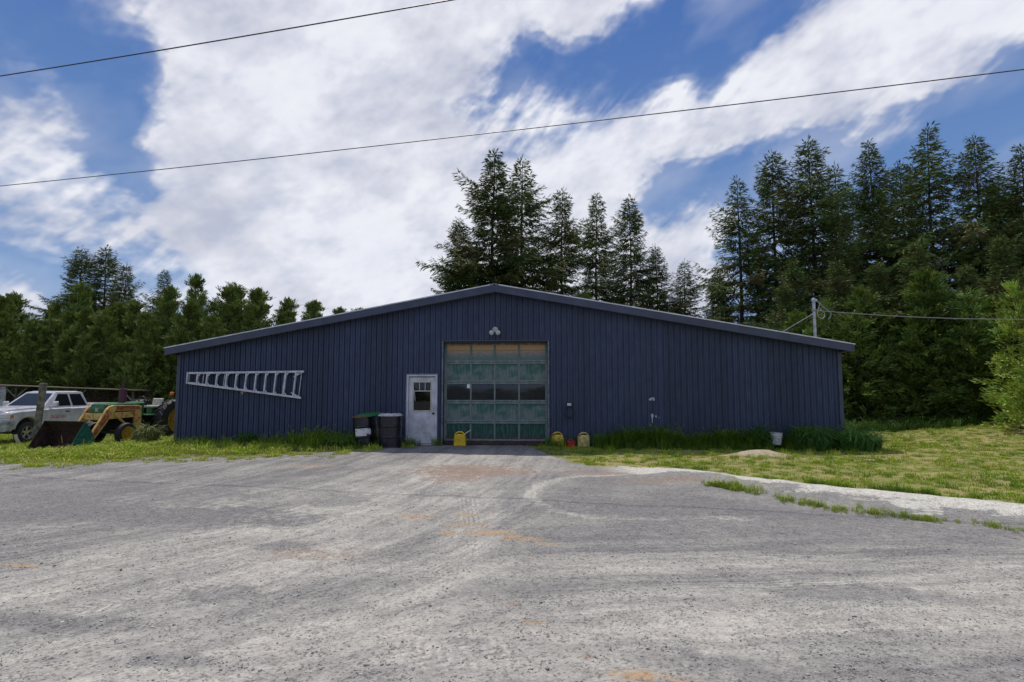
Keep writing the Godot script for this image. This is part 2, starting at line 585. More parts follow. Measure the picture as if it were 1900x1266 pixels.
var map_ns: FastNoiseLite

func ground_row(j: int) -> void:
	var z := GZ0 + (j + 0.5) * (GZ1 - GZ0) / MH
	var raw := PackedByteArray()
	raw.resize(MW * 3)
	var darks := DARKS.filter(func(k): return absf(z - k[1]) < 1.75 * k[3])
	var treads := TREADS.filter(func(k): return z > minf(k[1], k[3]) - 0.3 and z < maxf(k[1], k[3]) + 0.3)
	var spills := SPILLS.filter(func(k): return absf(z - k[1]) < 1.9 * k[3])
	var lrow := mini(j * LH / MH, LH - 1) * LW
	for i in MW:
		var x := GX0 + (i + 0.5) * (GX1 - GX0) / MW
		var li := lrow + i * LW / MW
		var b := map_nb.get_noise_2d(x * 0.55, z * 0.9)
		var f := map_nf.get_noise_2d(x * 6.0, z * 6.0)
		var gd := 3.0 if z < -0.5 else edge_of[i] - z
		if absf(gd) < 1.2:
			gd += 0.55 * map_nb.get_noise_2d(x * 1.7 + 30.0, z * 1.7) + 0.25 * f
		var c := Color(0.2, 0.2, 0.2)
		if gd < 0.25:
			var l := lane[li]
			var st := 0.0
			if l > 0.02:
				st = map_ns.get_noise_2d(across[li] * 9.0, down[li] * 0.5)
			# the ground is combed along the ways wheels take: in from the left to the door, and past it on the right
			var a1 := x - lane_x[j]
			var a2 := z - 13.4 + 0.19 * (x - 1.5)
			var wr := S((x - 0.6 + 0.35 * b) / 1.6) * S((z - 9.6) / 1.6)
			var comb := (map_ns.get_noise_2d(a1 * 2.4, z * 0.22) + 0.8 * map_ns.get_noise_2d(a1 * 9.0 + 40.0, z * 0.45) + 0.5 * map_ns.get_noise_2d(a1 * 26.0, z * 1.4)) * (1.0 - wr) * (1.0 - 0.85 * S((x - 1.2) / 1.4))
			if wr > 0.0:
				comb += (map_ns.get_noise_2d(a2 * 2.6 + 9.0, x * 0.22) + 0.8 * map_ns.get_noise_2d(a2 * 10.0 + 70.0, x * 0.45) + 0.5 * map_ns.get_noise_2d(a2 * 28.0, x * 1.4)) * wr
			var pale := clampf(0.20 + l * 0.55 + 0.26 * b + 0.34 * comb + st * 0.30 * l, 0.0, 1.0)
			for k in darks:
				var ex: float = (x - k[0]) / k[2]
				var ez: float = (z - k[1]) / k[3]
				var e := ex * ex + ez * ez
				if e < 3.0:
					pale *= 1.0 - k[4] * (1.0 - smoothstep(0.2, 1.6, e + 0.9 * b + 0.7 * f))
			c = Color(0.165, 0.165, 0.169).lerp(Color(0.380, 0.373, 0.346), pale) * (1.0 + 0.16 * f)
			for k in treads:
				var tp := Vector2(x - k[0], z - k[1])
				var td := Vector2(k[2] - k[0], k[3] - k[1])
				var tl := td.length()
				td /= tl
				var al := tp.dot(td)
				var ac := tp.cross(td)
				if al > 0.0 and al < tl and absf(ac) < k[4]:
					var w := (1.0 - pow(absf(ac) / k[4], 4.0)) * minf(1.0, minf(al, tl - al) * 4.0) * clampf(0.6 + 1.2 * b + 0.8 * f, 0.0, 1.0)
					var tr := sin((al + absf(ac) * 0.9) * TAU / 0.085) if k[5] == 0 else sin(ac * TAU / 0.062)
					c = c * (1.0 + 0.30 * w * tr)
			for k in spills:
				var ex: float = (x - k[0]) / k[2]
				var ez: float = (z - k[1]) / k[3]
				var e := ex * ex + ez * ez
				if e < 3.5:
					var m: float = k[4] * (1.0 - smoothstep(0.25, 1.3, e + 1.1 * f + 0.7 * st + 0.5 * b))
					c = c.lerp(Color(0.33, 0.245, 0.165) if k[5] == 0 else Color(0.255, 0.20, 0.165), m)
			if x > 2.3 and z > 3.0:
				var be := z - edge_of[i]
				if be < 2.6:
					var m := S((be + 0.25 + 0.5 * b) / 0.25) * (1.0 - S((be - 0.75 - 0.45 * S((x - 4.5) / 3.0) + 0.9 * b + 0.3 * f) / 0.25)) * S((x - 2.6) / 1.0)
					c = c.lerp(Color(0.53, 0.53, 0.49) * (0.92 + 0.2 * f), m * 0.92)
		if gd > -0.5:
			var soil := Color(0.16, 0.135, 0.085).lerp(Color(0.10, 0.125, 0.035), clampf(0.5 + 1.3 * b + 0.6 * f, 0.0, 1.0))
			if x > 2.0:
				var dry := clampf(0.45 + 1.5 * map_nb.get_noise_2d(x * 0.5 + 70.0, z * 1.1), 0.0, 1.0)
				soil = soil.lerp(Color(0.17, 0.20, 0.045), 0.6).lerp(Color(0.32, 0.27, 0.135), dry * 0.7)
				var mx := (x - 6.8) / 0.85
				var mz := (z - 2.5) / 0.45
				soil = soil.lerp(Color(0.36, 0.31, 0.24), 1.0 - smoothstep(0.4, 1.1, mx * mx + mz * mz + 0.7 * f))
			c = c.lerp(soil, smoothstep(-0.15, 0.2, gd))
		c = (c * 1.28).clamp().linear_to_srgb()
		raw[i * 3] = int(c.r * 255.0 + 0.5)
		raw[i * 3 + 1] = int(c.g * 255.0 + 0.5)
		raw[i * 3 + 2] = int(c.b * 255.0 + 0.5)
	rows[j] = raw

func make_ground_map() -> ImageTexture:
	map_nb = noise(5, 1.0, 4)
	map_nf = noise(6, 1.0, 3)
	map_ns = noise(8, 1.0, 3)
	edge_of.resize(MW)
	for i in MW:
		edge_of[i] = grass_depth(GX0 + (i + 0.5) * (GX1 - GX0) / MW, 0.0)
	lane_x.resize(MH)
	for j in MH:
		lane_x[j] = along(LANE_IN, GZ0 + (j + 0.5) * (GZ1 - GZ0) / MH)
	lane.resize(LW * LH)
	across.resize(LW * LH)
	down.resize(LW * LH)
	var cw := (GX1 - GX0) / LW
	var ch := (GZ1 - GZ0) / LH
	for l in LANES:
		var pts := poly(l, 2)
		var run := 0.0
		var reach: float = l[0] * 1.75
		for k in pts.size() - 1:
			var a := pts[k]
			var b := pts[k + 1]
			var ab := b - a
			var q2 := ab.length_squared()
			var nrm := ab.normalized()
			for j in range(maxi(0, int((minf(a.y, b.y) - reach - GZ0) / ch)), mini(LH, int((maxf(a.y, b.y) + reach - GZ0) / ch) + 1)):
				for i in range(maxi(0, int((minf(a.x, b.x) - reach - GX0) / cw)), mini(LW, int((maxf(a.x, b.x) + reach - GX0) / cw) + 1)):
					var p := Vector2(GX0 + (i + 0.5) * cw, GZ0 + (j + 0.5) * ch)
					var t := clampf((p - a).dot(ab) / q2, 0.0, 1.0)
					var off := p - a - ab * t
					var q: float = l[1] * (1.0 - smoothstep(0.35, 1.7, off.length() / l[0]))
					if q > lane[j * LW + i]:
						lane[j * LW + i] = q
						across[j * LW + i] = off.cross(nrm)
						down[j * LW + i] = run + t * ab.length()
			run += ab.length()
	rows.clear()
	rows.resize(MH)
	var task := WorkerThreadPool.add_group_task(ground_row, MH)
	WorkerThreadPool.wait_for_group_task_completion(task)
	var raw := PackedByteArray()
	for j in MH:
		raw.append_array(rows[j])
	return ImageTexture.create_from_image(Image.create_from_data(MW, MH, false, Image.FORMAT_RGB8, raw))

func grid_lines(a: float, b: float, step: float, far: float) -> PackedFloat32Array:
	var o := PackedFloat32Array()
	var d := 1.0
	var p := a
	while p > -far:
		d *= 1.45
		p -= d
		o.append(p)
	o.reverse()
	var k := int(round((b - a) / step))
	for i in k + 1:
		o.append(lerpf(a, b, float(i) / k))
	d = 1.0
	p = b
	while p < far:
		d *= 1.45
		p += d
		o.append(p)
	return o

func make_ground() -> void:
	var xs := grid_lines(GX0 - 4.0, GX1 + 6.0, 0.16, 900.0)
	var zs := grid_lines(GZ0 - 8.0, GZ1, 0.16, 900.0)
	var v := PackedVector3Array()
	var nn := PackedVector3Array()
	var uv := PackedVector2Array()
	var uv2 := PackedVector2Array()
	var ix := PackedInt32Array()
	var w := xs.size()
	var h := zs.size()
	var hs := PackedFloat32Array()
	hs.resize(w * h)
	for j in h:
		for i in w:
			hs[j * w + i] = land(xs[i], zs[j])
	for j in h:
		for i in w:
			var x := xs[i]
			var z := zs[j]
			v.append(Vector3(x, hs[j * w + i], z))
			var i0 := maxi(i - 1, 0)
			var i1 := mini(i + 1, w - 1)
			var j0 := maxi(j - 1, 0)
			var j1 := mini(j + 1, h - 1)
			nn.append(Vector3(-(hs[j * w + i1] - hs[j * w + i0]) / (xs[i1] - xs[i0]), 1.0, -(hs[j1 * w + i] - hs[j0 * w + i]) / (zs[j1] - zs[j0])).normalized())
			uv.append(Vector2(x, z) / 1.9)
			uv2.append(Vector2(clampf((x - GX0) / (GX1 - GX0), 0.002, 0.998), clampf((z - GZ0) / (GZ1 - GZ0), 0.002, 0.998)))
	for j in h - 1:
		for i in w - 1:
			var a := j * w + i
			ix.append_array([a, a + 1, a + w + 1, a, a + w + 1, a + w])
	var arr := []
	arr.resize(Mesh.ARRAY_MAX)
	arr[Mesh.ARRAY_VERTEX] = v
	arr[Mesh.ARRAY_NORMAL] = nn
	arr[Mesh.ARRAY_TEX_UV] = uv
	arr[Mesh.ARRAY_TEX_UV2] = uv2
	arr[Mesh.ARRAY_INDEX] = ix
	var am := ArrayMesh.new()
	am.add_surface_from_arrays(Mesh.PRIMITIVE_TRIANGLES, arr)
	var m := StandardMaterial3D.new()
	m.resource_name = "gravel_and_soil"
	var cell := noise(3, 0.085, 3, FastNoiseLite.TYPE_CELLULAR)
	cell.cellular_return_type = FastNoiseLite.RETURN_CELL_VALUE
	m.albedo_texture = ramp_tex("grit", cell, 1024, [0.0, 0.16, 0.34, 0.7, 1.0], [Color(0.52, 0.52, 0.53), Color(0.74, 0.74, 0.74), Color(0.90, 0.90, 0.90), Color(0.97, 0.97, 0.97), Color.WHITE])
	m.detail_enabled = true
	m.detail_uv_layer = BaseMaterial3D.DETAIL_UV_2
	m.detail_blend_mode = BaseMaterial3D.BLEND_MODE_MUL
	m.detail_albedo = make_ground_map()
	var hm := noise(4, 0.08, 3, FastNoiseLite.TYPE_CELLULAR)
	m.heightmap_enabled = true
	m.heightmap_texture = ramp_tex("grit_height", hm, 1024, [0.0, 1.0], [Color.BLACK, Color.WHITE])
	m.heightmap_scale = 1.2
	m.roughness = 0.95
	m.metallic_specular = 0.2
	var o := put(self, "ground", am, m)
	tag(o, "grey gravel yard with pale wheel lanes running into mown grass", "", "", "structure")

# ------------------------------------------------------------------ barn
const SLOPE := 0.181
const PEAK := 4.78
func roof_y(x: float) -> float:
	return PEAK - SLOPE * absf(x)

# front openings: x0, x1, top
const HOLES := [[-2.735, -1.765, 2.125], [-1.6, 1.6, 3.12]]

# one rib of the steel sheet: place along the pitch, height
const RIB: Array[Vector2] = [Vector2(0.0, -0.016), Vector2(0.02, -0.016), Vector2(0.05, 0.0), Vector2(0.39, 0.0), Vector2(0.41, 0.011), Vector2(0.46, 0.011), Vector2(0.48, 0.0), Vector2(0.80, 0.001), Vector2(0.83, 0.026), Vector2(0.92, 0.026), Vector2(0.955, -0.016), Vector2(1.0, -0.016)]

func siding_panel(x0: float, x1: float, wave: float) -> Shape:
	var s := Shape.new()
	var xs := PackedFloat32Array()
	var pitch := (x1 - x0) / 6.0
	for k in 6:
		var b := x0 + pitch * k
		for f in RIB.slice(0, -1):
			xs.append(b + pitch * f.x)
	xs.append(x1)
	for hole in HOLES:
		for e in [hole[0], hole[1]]:
			if e > x0 + 0.001 and e < x1 - 0.001:
				xs.append(e)
	xs.sort()
	var depth := func(x: float) -> float:
		var u := fposmod((x - x0) / pitch, 1.0)
		var z := 0.0
		for i in RIB.size() - 1:
			if u >= RIB[i].x and u <= RIB[i + 1].x:
				z = lerpf(RIB[i].y, RIB[i + 1].y, (u - RIB[i].x) / (RIB[i + 1].x - RIB[i].x))
		return z + wave
	for i in xs.size() - 1:
		var a := xs[i]
		var b := xs[i + 1]
		if b - a < 0.0005:
			continue
		var m := (a + b) * 0.5
		var lo := -0.03
		for hole in HOLES:
			if m > hole[0] and m < hole[1]:
				lo = hole[2]
		var za: float = depth.call(a)
		var zb: float = depth.call(b)
		s.quad(Vector3(a, lo, za), Vector3(b, lo, zb), Vector3(b, roof_y(b) - 0.16, zb), Vector3(a, roof_y(a) - 0.16, za), Vector3(0, 0, 1))
		s.quad(Vector3(a, lo, za), Vector3(b, lo, zb), Vector3(b, lo, -0.03), Vector3(a, lo, -0.03), Vector3(0, -1, 0))
	return s

func door_tex(key: String, seed_: int, kind: int) -> StandardMaterial3D:
	# weathered boards: chalked paint over old wood, streaked the way rain runs
	var W := 128
	var H := 128
	var nb := noise(seed_, 1.0, 4)
	var raw := PackedByteArray()
	raw.resize(W * H * 3)
	var green := Color(0.026, 0.105, 0.085)
	var deep := Color(0.007, 0.042, 0.030)
	var chalk := Color(0.175, 0.205, 0.20)
	var wood := Color(0.33, 0.225, 0.115)
	var grey := Color(0.20, 0.19, 0.18)
	for j in H:
		var v := float(j) / H
		for i in W:
			var u := float(i) / W
			var streak := nb.get_noise_2d(u * 9.0, v * 1.1)
			var spot := nb.get_noise_2d(u * 5.0 + 50.0, v * 5.0)
			var fine := nb.get_noise_2d(u * 26.0 + 9.0, v * 22.0)
			var c := green
			if kind == 0:
				var bare := smoothstep(0.30, 0.62, v + 0.35 * streak + 0.16 * fine)
				c = wood.lerp(grey, smoothstep(0.38, 0.55, v + 0.25 * spot))
				c = c.lerp(Color(0.10, 0.06, 0.03), smoothstep(0.03, 0.0, absf(v - 0.36 + 0.05 * spot)) * 0.8)
				c = c.lerp(green.lerp(chalk, 0.5), bare * smoothstep(0.5, 0.85, v + 0.2 * spot))
			elif kind == 1:
				c = green.lerp(chalk, 0.85 * smoothstep(-0.45, 0.8, 0.6 * streak + 0.7 * nb.get_noise_2d(u * 1.6 + 20.0, v * 1.6) + 0.15 * fine + 0.5 * v - 0.15))
			elif kind == 2:
				c = deep.lerp(green, smoothstep(-0.4, 0.6, streak + 0.4 * fine))
				c = c.lerp(Color(0.075, 0.035, 0.035), smoothstep(0.72, 0.98, v + 0.3 * spot))
			else:
				c = green.lerp(chalk, 0.6).lerp(Color(0.30, 0.29, 0.33), smoothstep(0.0, 0.6, nb.get_noise_2d(u * 14.0, v * 2.0) + 0.5 * nb.get_noise_2d(u * 40.0, v * 3.0)))
			c = c * (1.0 + 0.22 * fine)
			c = c.clamp().linear_to_srgb()
			var o := (j * W + i) * 3
			raw[o] = int(c.r * 255.0)
			raw[o + 1] = int(c.g * 255.0)
			raw[o + 2] = int(c.b * 255.0)
	var m := StandardMaterial3D.new()
	m.resource_name = key
	m.albedo_texture = ImageTexture.create_from_image(Image.create_from_data(W, H, false, Image.FORMAT_RGB8, raw))
	m.roughness = 0.75
	return m

# a slab whose front carries uv 0..1
func face_slab(x0: float, x1: float, y0: float, y1: float, z0: float, z1: float, bev: float) -> Shape:
	var s := Shape.new()
	s.bx(Vector3((x0 + x1) / 2, (y0 + y1) / 2, (z0 + z1) / 2), Vector3(x1 - x0, y1 - y0, z1 - z0), bev)
	for p in s.v:
		s.uv.append(Vector2((p.x - x0) / (x1 - x0), 1.0 - (p.y - y0) / (y1 - y0)))
	return s

func make_barn() -> void:
	var barn := thing("barn", "long dark blue ribbed metal barn with a low gable roof", "barn")
	var navy: Array = []
	for k in 3:
		var f: float = [1.0, 0.90, 1.10][k]
		var m := mat("blue_steel_%d" % k, 0.042 * f, 0.063 * f, 0.128 * f, 0.42, 0.0, "streak", 0.5)
		m.metallic_specular = 0.45
		m.roughness_texture = tex["blotch"]
		m.roughness = 0.6
		navy.append(m)
	var trim := mat("blue_trim", 0.046, 0.057, 0.108, 0.4, 0.0, "blotch", 0.5)
	var rng := RandomNumberGenerator.new()
	rng.seed = 5
	for k in 20:
		part(barn, "siding_panel", siding_panel(-10.0 + k, -9.0 + k, 0.0015 if k % 2 else -0.0015), navy[rng.randi() % 3])
	# screws in rows along the girts
	var sc := Shape.new()
	for r in 8:
		var y := 0.22 + 0.6 * r
		for k in 120:
			var x := -10.0 + (k + 0.42) / 6.0
			if y > roof_y(x) - 0.3 or (x > -2.74 and x < -1.76 and y < 2.14) or (x > -1.61 and x < 1.61 and y < 3.13):
				continue
			sc.bx(Vector3(x, y + rng.randf_range(-0.012, 0.012), 0.006), Vector3(0.022, 0.022, 0.012))
	part(barn, "screws", sc, mat("screw_heads", 0.03, 0.035, 0.07, 0.4, 0.3, "")).set_meta("kind", "stuff")
	# the other walls
	for sd in [-1, 1]:
		var w := Shape.new()
		for k in 96:
			var z0 := -k / 6.0
			var z1 := z0 - 1.0 / 6.0
			for f in [[0.0, 0.7, 0.0, 0.0], [0.7, 0.79, 0.0, 0.02], [0.79, 0.91, 0.02, 0.02], [0.91, 1.0, 0.02, 0.0]]:
				var za := lerpf(z0, z1, f[0])
				var zb := lerpf(z0, z1, f[1])
				w.quad(Vector3(sd * (10.0 + f[2]), -0.5, za), Vector3(sd * (10.0 + f[3]), -0.5, zb), Vector3(sd * (10.0 + f[3]), 2.86, zb), Vector3(sd * (10.0 + f[2]), 2.86, za), Vector3(sd, 0, 0))
		part(barn, "side_wall", w, navy[0])
	var bw := Shape.new()
	bw.prism(PackedVector2Array([Vector2(-9.99, -0.5), Vector2(9.99, -0.5), Vector2(9.99, roof_y(10) - 0.14), Vector2(0, PEAK - 0.14), Vector2(-9.99, roof_y(10) - 0.14)]), -16.05, -16.0)
	part(barn, "rear_wall", bw, navy[1])
	for sd in [-1, 1]:
		var ct := Shape.new()
		ct.bx(Vector3(sd * 9.985, 1.36, 0.018), Vector3(0.11, 2.98, 0.05), 0.006)
		part(barn, "corner_trim", ct, trim)
		# roof slope: deck with standing ribs
		var rf := Shape.new()
		var xa := 0.0
		var xb: float = sd * 10.27
		for side in [0.0, -0.05]:
			rf.quad(Vector3(xa, roof_y(xa) + side, 0.30), Vector3(xb, roof_y(xb) + side, 0.30), Vector3(xb, roof_y(xb) + side, -16.3), Vector3(xa, roof_y(xa) + side, -16.3), Vector3(0, 1 if side == 0.0 else -1, 0))
		rf.quad(Vector3(xb, roof_y(xb), 0.30), Vector3(xb, roof_y(xb) - 0.05, 0.30), Vector3(xb, roof_y(xb) - 0.05, -16.3), Vector3(xb, roof_y(xb), -16.3), Vector3(sd, 0, 0))
		for k in 36:
			var z := 0.05 - k * 0.455
			rf.bar(Vector3(sd * 0.12, roof_y(0.12) + 0.012, z), Vector3(xb, roof_y(xb) + 0.012, z), 0.04, 0.03)
		part(barn, "roof", rf, mat("roof_steel", 0.17, 0.18, 0.21, 0.4, 0.3, "stain", 0.3))
		var fa := Shape.new()
		var pts := PackedVector2Array([Vector2(0, PEAK + 0.005), Vector2(xb, roof_y(xb) + 0.005), Vector2(xb, roof_y(xb) - 0.205), Vector2(0, PEAK - 0.205)])
		fa.prism(pts, 0.303, 0.335, Transform3D(), 0.004)
		part(barn, "fascia", fa, trim)
		var de := Shape.new()
		de.prism(PackedVector2Array([Vector2(0.02 * sd, PEAK + 0.042), Vector2(xb + 0.02 * sd, roof_y(xb) + 0.038), Vector2(xb + 0.02 * sd, roof_y(xb) + 0.006), Vector2(0.02 * sd, PEAK + 0.008)]), 0.26, 0.35)
		part(barn, "drip_edge", de, mat("bare_galvanised", 0.66, 0.68, 0.72, 0.35, 0.35, "blotch", 0.8))
		var ef := Shape.new()
		ef.bx(Vector3(xb, roof_y(xb) - 0.1, -8.0), Vector3(0.03, 0.2, 16.6), 0.004)
		part(barn, "eave_fascia", ef, trim)
		var so := Shape.new()
		so.quad(Vector3(0, PEAK - 0.165, 0.30), Vector3(xb, roof_y(xb) - 0.165, 0.30), Vector3(xb, roof_y(xb) - 0.165, -0.02), Vector3(0, PEAK - 0.165, -0.02), Vector3(0, -1, 0))
		so.quad(Vector3(xb, roof_y(xb) - 0.185, 0.3), Vector3(sd * 9.98, roof_y(xb) - 0.185, 0.3), Vector3(sd * 9.98, roof_y(xb) - 0.185, -16.2), Vector3(xb, roof_y(xb) - 0.185, -16.2), Vector3(0, -1, 0))
		part(barn, "soffit", so, mat("weathered_soffit", 0.24, 0.20, 0.15, 0.8, 0.0, "stain", 0.6))
	var rc := Shape.new()
	rc.prism(PackedVector2Array([Vector2(-0.13, PEAK - 0.0), Vector2(-0.13, PEAK + 0.025), Vector2(0, PEAK + 0.05), Vector2(0.13, PEAK + 0.025), Vector2(0.13, PEAK - 0.0), Vector2(0, PEAK + 0.025)]), -16.3, 0.37)
	part(barn, "ridge_cap", rc, mat("roof_steel", 0.17, 0.18, 0.21))
	var fl := Shape.new()
	fl.bx(Vector3(0, -0.12, -8.1), Vector3(19.9, 0.2, 15.8))
	part(barn, "floor_slab", fl, mat("old_concrete", 0.24, 0.235, 0.22, 0.9, 0.0, "stain", 0.4))
	# dark girts behind the big door so that the hall has a lining
	# ---- overhead door
	var zd := -0.13
	var bk := Shape.new()
	bk.bx(Vector3(0, 0.34, zd - 0.055), Vector3(3.2, 0.68, 0.01))
	bk.bx(Vector3(0, 0.98, zd - 0.055), Vector3(3.2, 0.58, 0.01))
	bk.bx(Vector3(0, 2.52, zd - 0.055), Vector3(3.2, 1.22, 0.01))
	var od := part(barn, "overhead_door", bk, mat("door_back", 0.05, 0.045, 0.04, 0.9, 0.0, ""), "weathered green sectional garage door with a row of panes")
	var top_m: Array = [door_tex("bare_wood_panel_a", 61, 0), door_tex("bare_wood_panel_b", 62, 0)]
	var mid_m: Array = [door_tex("green_panel_a", 71, 1), door_tex("green_panel_b", 72, 1), door_tex("green_panel_c", 73, 1)]
	var low_m: Array = [door_tex("dark_green_panel_a", 81, 2), door_tex("dark_green_panel_b", 82, 2)]
	var rail_m: Array = [door_tex("chalked_rail_a", 91, 3), door_tex("chalked_rail_b", 92, 3)]
	var wood_rail := mat("bare_wood_rail", 0.27, 0.19, 0.105, 0.8, 0.0, "stain", 1.2)
	var ys := [3.07, 2.49, 1.885, 1.285, 0.69, 0.115]
	var st_x := [-1.56, -0.76, -0.03, 0.71, 1.5]
	var pane := glass("door_glass", 0.10, 0.105, 0.115, 0.3)
	for r in 5:
		var y1: float = ys[r] - 0.004
		var y0: float = ys[r + 1] + 0.004
		var rail_h := 0.055
		for e in [0, 1]:
			var a: float = y1 - rail_h if e == 0 else y0
			var b: float = y1 if e == 0 else y0 + rail_h
			part(od, "rail", face_slab(-1.585, 1.585, a, b, zd - 0.045, zd, 0.006), wood_rail if (r == 0 and e == 0) else rail_m[(r + e) % 2])
		for k in 5:
			var w := 0.05 if k > 0 and k < 4 else 0.085
			var xx: float = st_x[k]
			if k == 0:
				xx = -1.542
			elif k == 4:
				xx = 1.542
			part(od, "stile", face_slab(xx - w / 2, xx + w / 2, y0 + rail_h + 0.001, y1 - rail_h - 0.001, zd - 0.045, zd - 0.002, 0.005), rail_m[(k + r) % 2] if r > 0 else mid_m[k % 3])
		for k in 4:
			var xl: float = (-1.5 if k == 0 else st_x[k] + 0.024)
			var xr: float = (1.5 if k == 3 else st_x[k + 1] - 0.024)
			var s := face_slab(xl - 0.004, xr + 0.004, y0 + rail_h - 0.004, y1 - rail_h + 0.004, zd - 0.038, zd - 0.026, 0.0)
			if r == 2:
				var q := Shape.new()
				q.quad(Vector3(xl - 0.004, y0 + rail_h - 0.004, zd - 0.03), Vector3(xr + 0.004, y0 + rail_h - 0.004, zd - 0.03), Vector3(xr + 0.004, y1 - rail_h + 0.004, zd - 0.03), Vector3(xl - 0.004, y1 - rail_h + 0.004, zd - 0.03), Vector3(0, 0, 1))
				part(od, "pane", q, pane)
			else:
				part(od, "door_panel", s, top_m[k % 2] if r == 0 else (low_m[k % 2] if r == 4 else mid_m[(k + r) % 3]))
	var bt := Shape.new()
	bt.bx(Vector3(0, 0.055, zd - 0.02), Vector3(3.17, 0.11, 0.05), 0.008)
	part(od, "bottom_seal", bt, mat("rotten_sill", 0.075, 0.05, 0.045, 0.9, 0.0, "stain", 1.5))
	var pp := Shape.new()
	pp.bx(Vector3(-0.83, 1.76, zd - 0.022), Vector3(0.1, 0.12, 0.006))
	part(od, "paper_notice", pp, mat("white_paper", 0.7, 0.7, 0.7, 0.9, 0.0, ""))
	# door jambs and header
	for sd in [-1, 1]:
		var jm := Shape.new()
		jm.bx(Vector3(sd * 1.595, 1.55, -0.085), Vector3(0.02, 3.12, 0.16))
		part(barn, "door_jamb", jm, mat("dark_jamb", 0.03, 0.035, 0.04, 0.8, 0.0, ""))
		var jt := Shape.new()
		jt.bx(Vector3(sd * 1.605, 1.56, 0.018), Vector3(0.035, 3.14, 0.03), 0.004)
		part(barn, "jamb_trim", jt, mat("chalky_trim", 0.20, 0.22, 0.27, 0.6, 0.0, "stain", 1.0))
	var hd := Shape.new()
	hd.bx(Vector3(0, 3.115, -0.085), Vector3(3.2, 0.09, 0.15))
	part(barn, "door_header", hd, mat("dark_jamb", 0.03, 0.035, 0.04))
	var ht := Shape.new()
	ht.bx(Vector3(0, 3.135, 0.02), Vector3(3.25, 0.03, 0.032), 0.003)
	part(barn, "header_trim", ht, mat("dark_head_trim", 0.06, 0.065, 0.10, 0.6, 0.0, ""))
	# ---- small white door
	var white := mat("white_door_paint", 0.60, 0.62, 0.68, 0.45, 0.0, "blotch", 0.7)
	var cx := -2.235
	var zm := -0.05
	var leaf := Shape.new()
	# a leaf with a window hole, made of rails and stiles
	leaf.bx(Vector3(cx - 0.335, 1.035, zm), Vector3(0.15, 1.99, 0.045), 0.003)
	leaf.bx(Vector3(cx + 0.335, 1.035, zm), Vector3(0.15, 1.99, 0.045), 0.003)
	leaf.bx(Vector3(cx, 1.955, zm), Vector3(0.52, 0.15, 0.045), 0.003)
	leaf.bx(Vector3(cx, 0.53, zm), Vector3(0.52, 0.98, 0.045), 0.003)
	var md := part(barn, "entry_door", leaf, white, "white metal entry door with a half window")
	for sd in [-1, 1]:
		var rp := Shape.new()
		rp.bx(Vector3(cx + sd * 0.155, 0.62, zm + 0.024), Vector3(0.22, 0.56, 0.014), 0.006)
		rp.bx(Vector3(cx + sd * 0.155, 0.62, zm + 0.031), Vector3(0.16, 0.50, 0.008), 0.004)
		part(md, "raised_panel", rp, white)
	var wf := Shape.new()
	for e in [[-0.272, 1.45, 0.03, 0.9], [0.272, 1.45, 0.03, 0.9]]:
		wf.bx(Vector3(cx + e[0], e[1], zm + 0.026), Vector3(e[2], e[3], 0.02), 0.004)
	wf.bx(Vector3(cx, 1.885, zm + 0.026), Vector3(0.575, 0.03, 0.02), 0.004)
	wf.bx(Vector3(cx, 1.015, zm + 0.026), Vector3(0.575, 0.03, 0.02), 0.004)
	part(md, "window_frame", wf, mat("cream_frame", 0.52, 0.50, 0.42, 0.5, 0.0, "blotch", 1.0))
	var mun := mat("white_muntin", 0.62, 0.62, 0.64, 0.5, 0.0, "")
	for e in [[0.0, 1.615, 0.53, 0.022], [-0.085, 1.745, 0.014, 0.24], [0.088, 1.745, 0.014, 0.24]]:
		var mb := Shape.new()
		mb.bx(Vector3(cx + e[0], e[1], zm + 0.014), Vector3(e[2], e[3], 0.01), 0.002)
		part(md, "muntin", mb, mun)
	var bm := Shape.new()
	bm.bar(Vector3(cx - 0.24, 1.6, zm + 0.012), Vector3(cx - 0.215, 1.32, zm + 0.012), 0.008, 0.012)
	part(md, "broken_muntin", bm, mun)
	var gp := Shape.new()
	gp.quad(Vector3(cx - 0.262, 1.02, zm + 0.004), Vector3(cx + 0.262, 1.02, zm + 0.004), Vector3(cx + 0.262, 1.885, zm + 0.004), Vector3(cx - 0.262, 1.885, zm + 0.004), Vector3(0, 0, 1))
	part(md, "pane", gp, glass("entry_glass", 0.010, 0.016, 0.014, 0.25))
	var kn := Shape.new()
	kn.lathe([Vector2(0.0, 0.062), Vector2(0.02, 0.06), Vector2(0.03, 0.045), Vector2(0.026, 0.03), Vector2(0.012, 0.024), Vector2(0.012, 0.006), Vector2(0.032, 0.004), Vector2(0.032, 0.0)], 12, Transform3D(Basis(Vector3.RIGHT, PI / 2), Vector3(cx + 0.35, 0.94, zm + 0.022)))
	part(md, "door_knob", kn, mat("dark_knob", 0.03, 0.03, 0.035, 0.35, 0.6, ""))
	var fr := Shape.new()
	for sd in [-1, 1]:
		fr.bx(Vector3(cx + sd * 0.445, 1.05, -0.035), Vector3(0.06, 2.13, 0.11), 0.004)
	fr.bx(Vector3(cx, 2.085, -0.035), Vector3(0.83, 0.06, 0.11), 0.004)
	part(barn, "door_frame", fr, white)
	var fc := Shape.new()
	for sd in [-1, 1]:
		fc.bx(Vector3(cx + sd * 0.487, 1.06, 0.02), Vector3(0.02, 2.13, 0.03), 0.003)
	fc.bx(Vector3(cx, 2.133, 0.022), Vector3(0.99, 0.02, 0.034), 0.003)
	part(barn, "door_flashing", fc, mat("chalky_trim", 0.2, 0.22, 0.27))
	var th := Shape.new()
	th.bx(Vector3(cx, 0.012, 0.0), Vector3(0.92, 0.035, 0.16), 0.006)
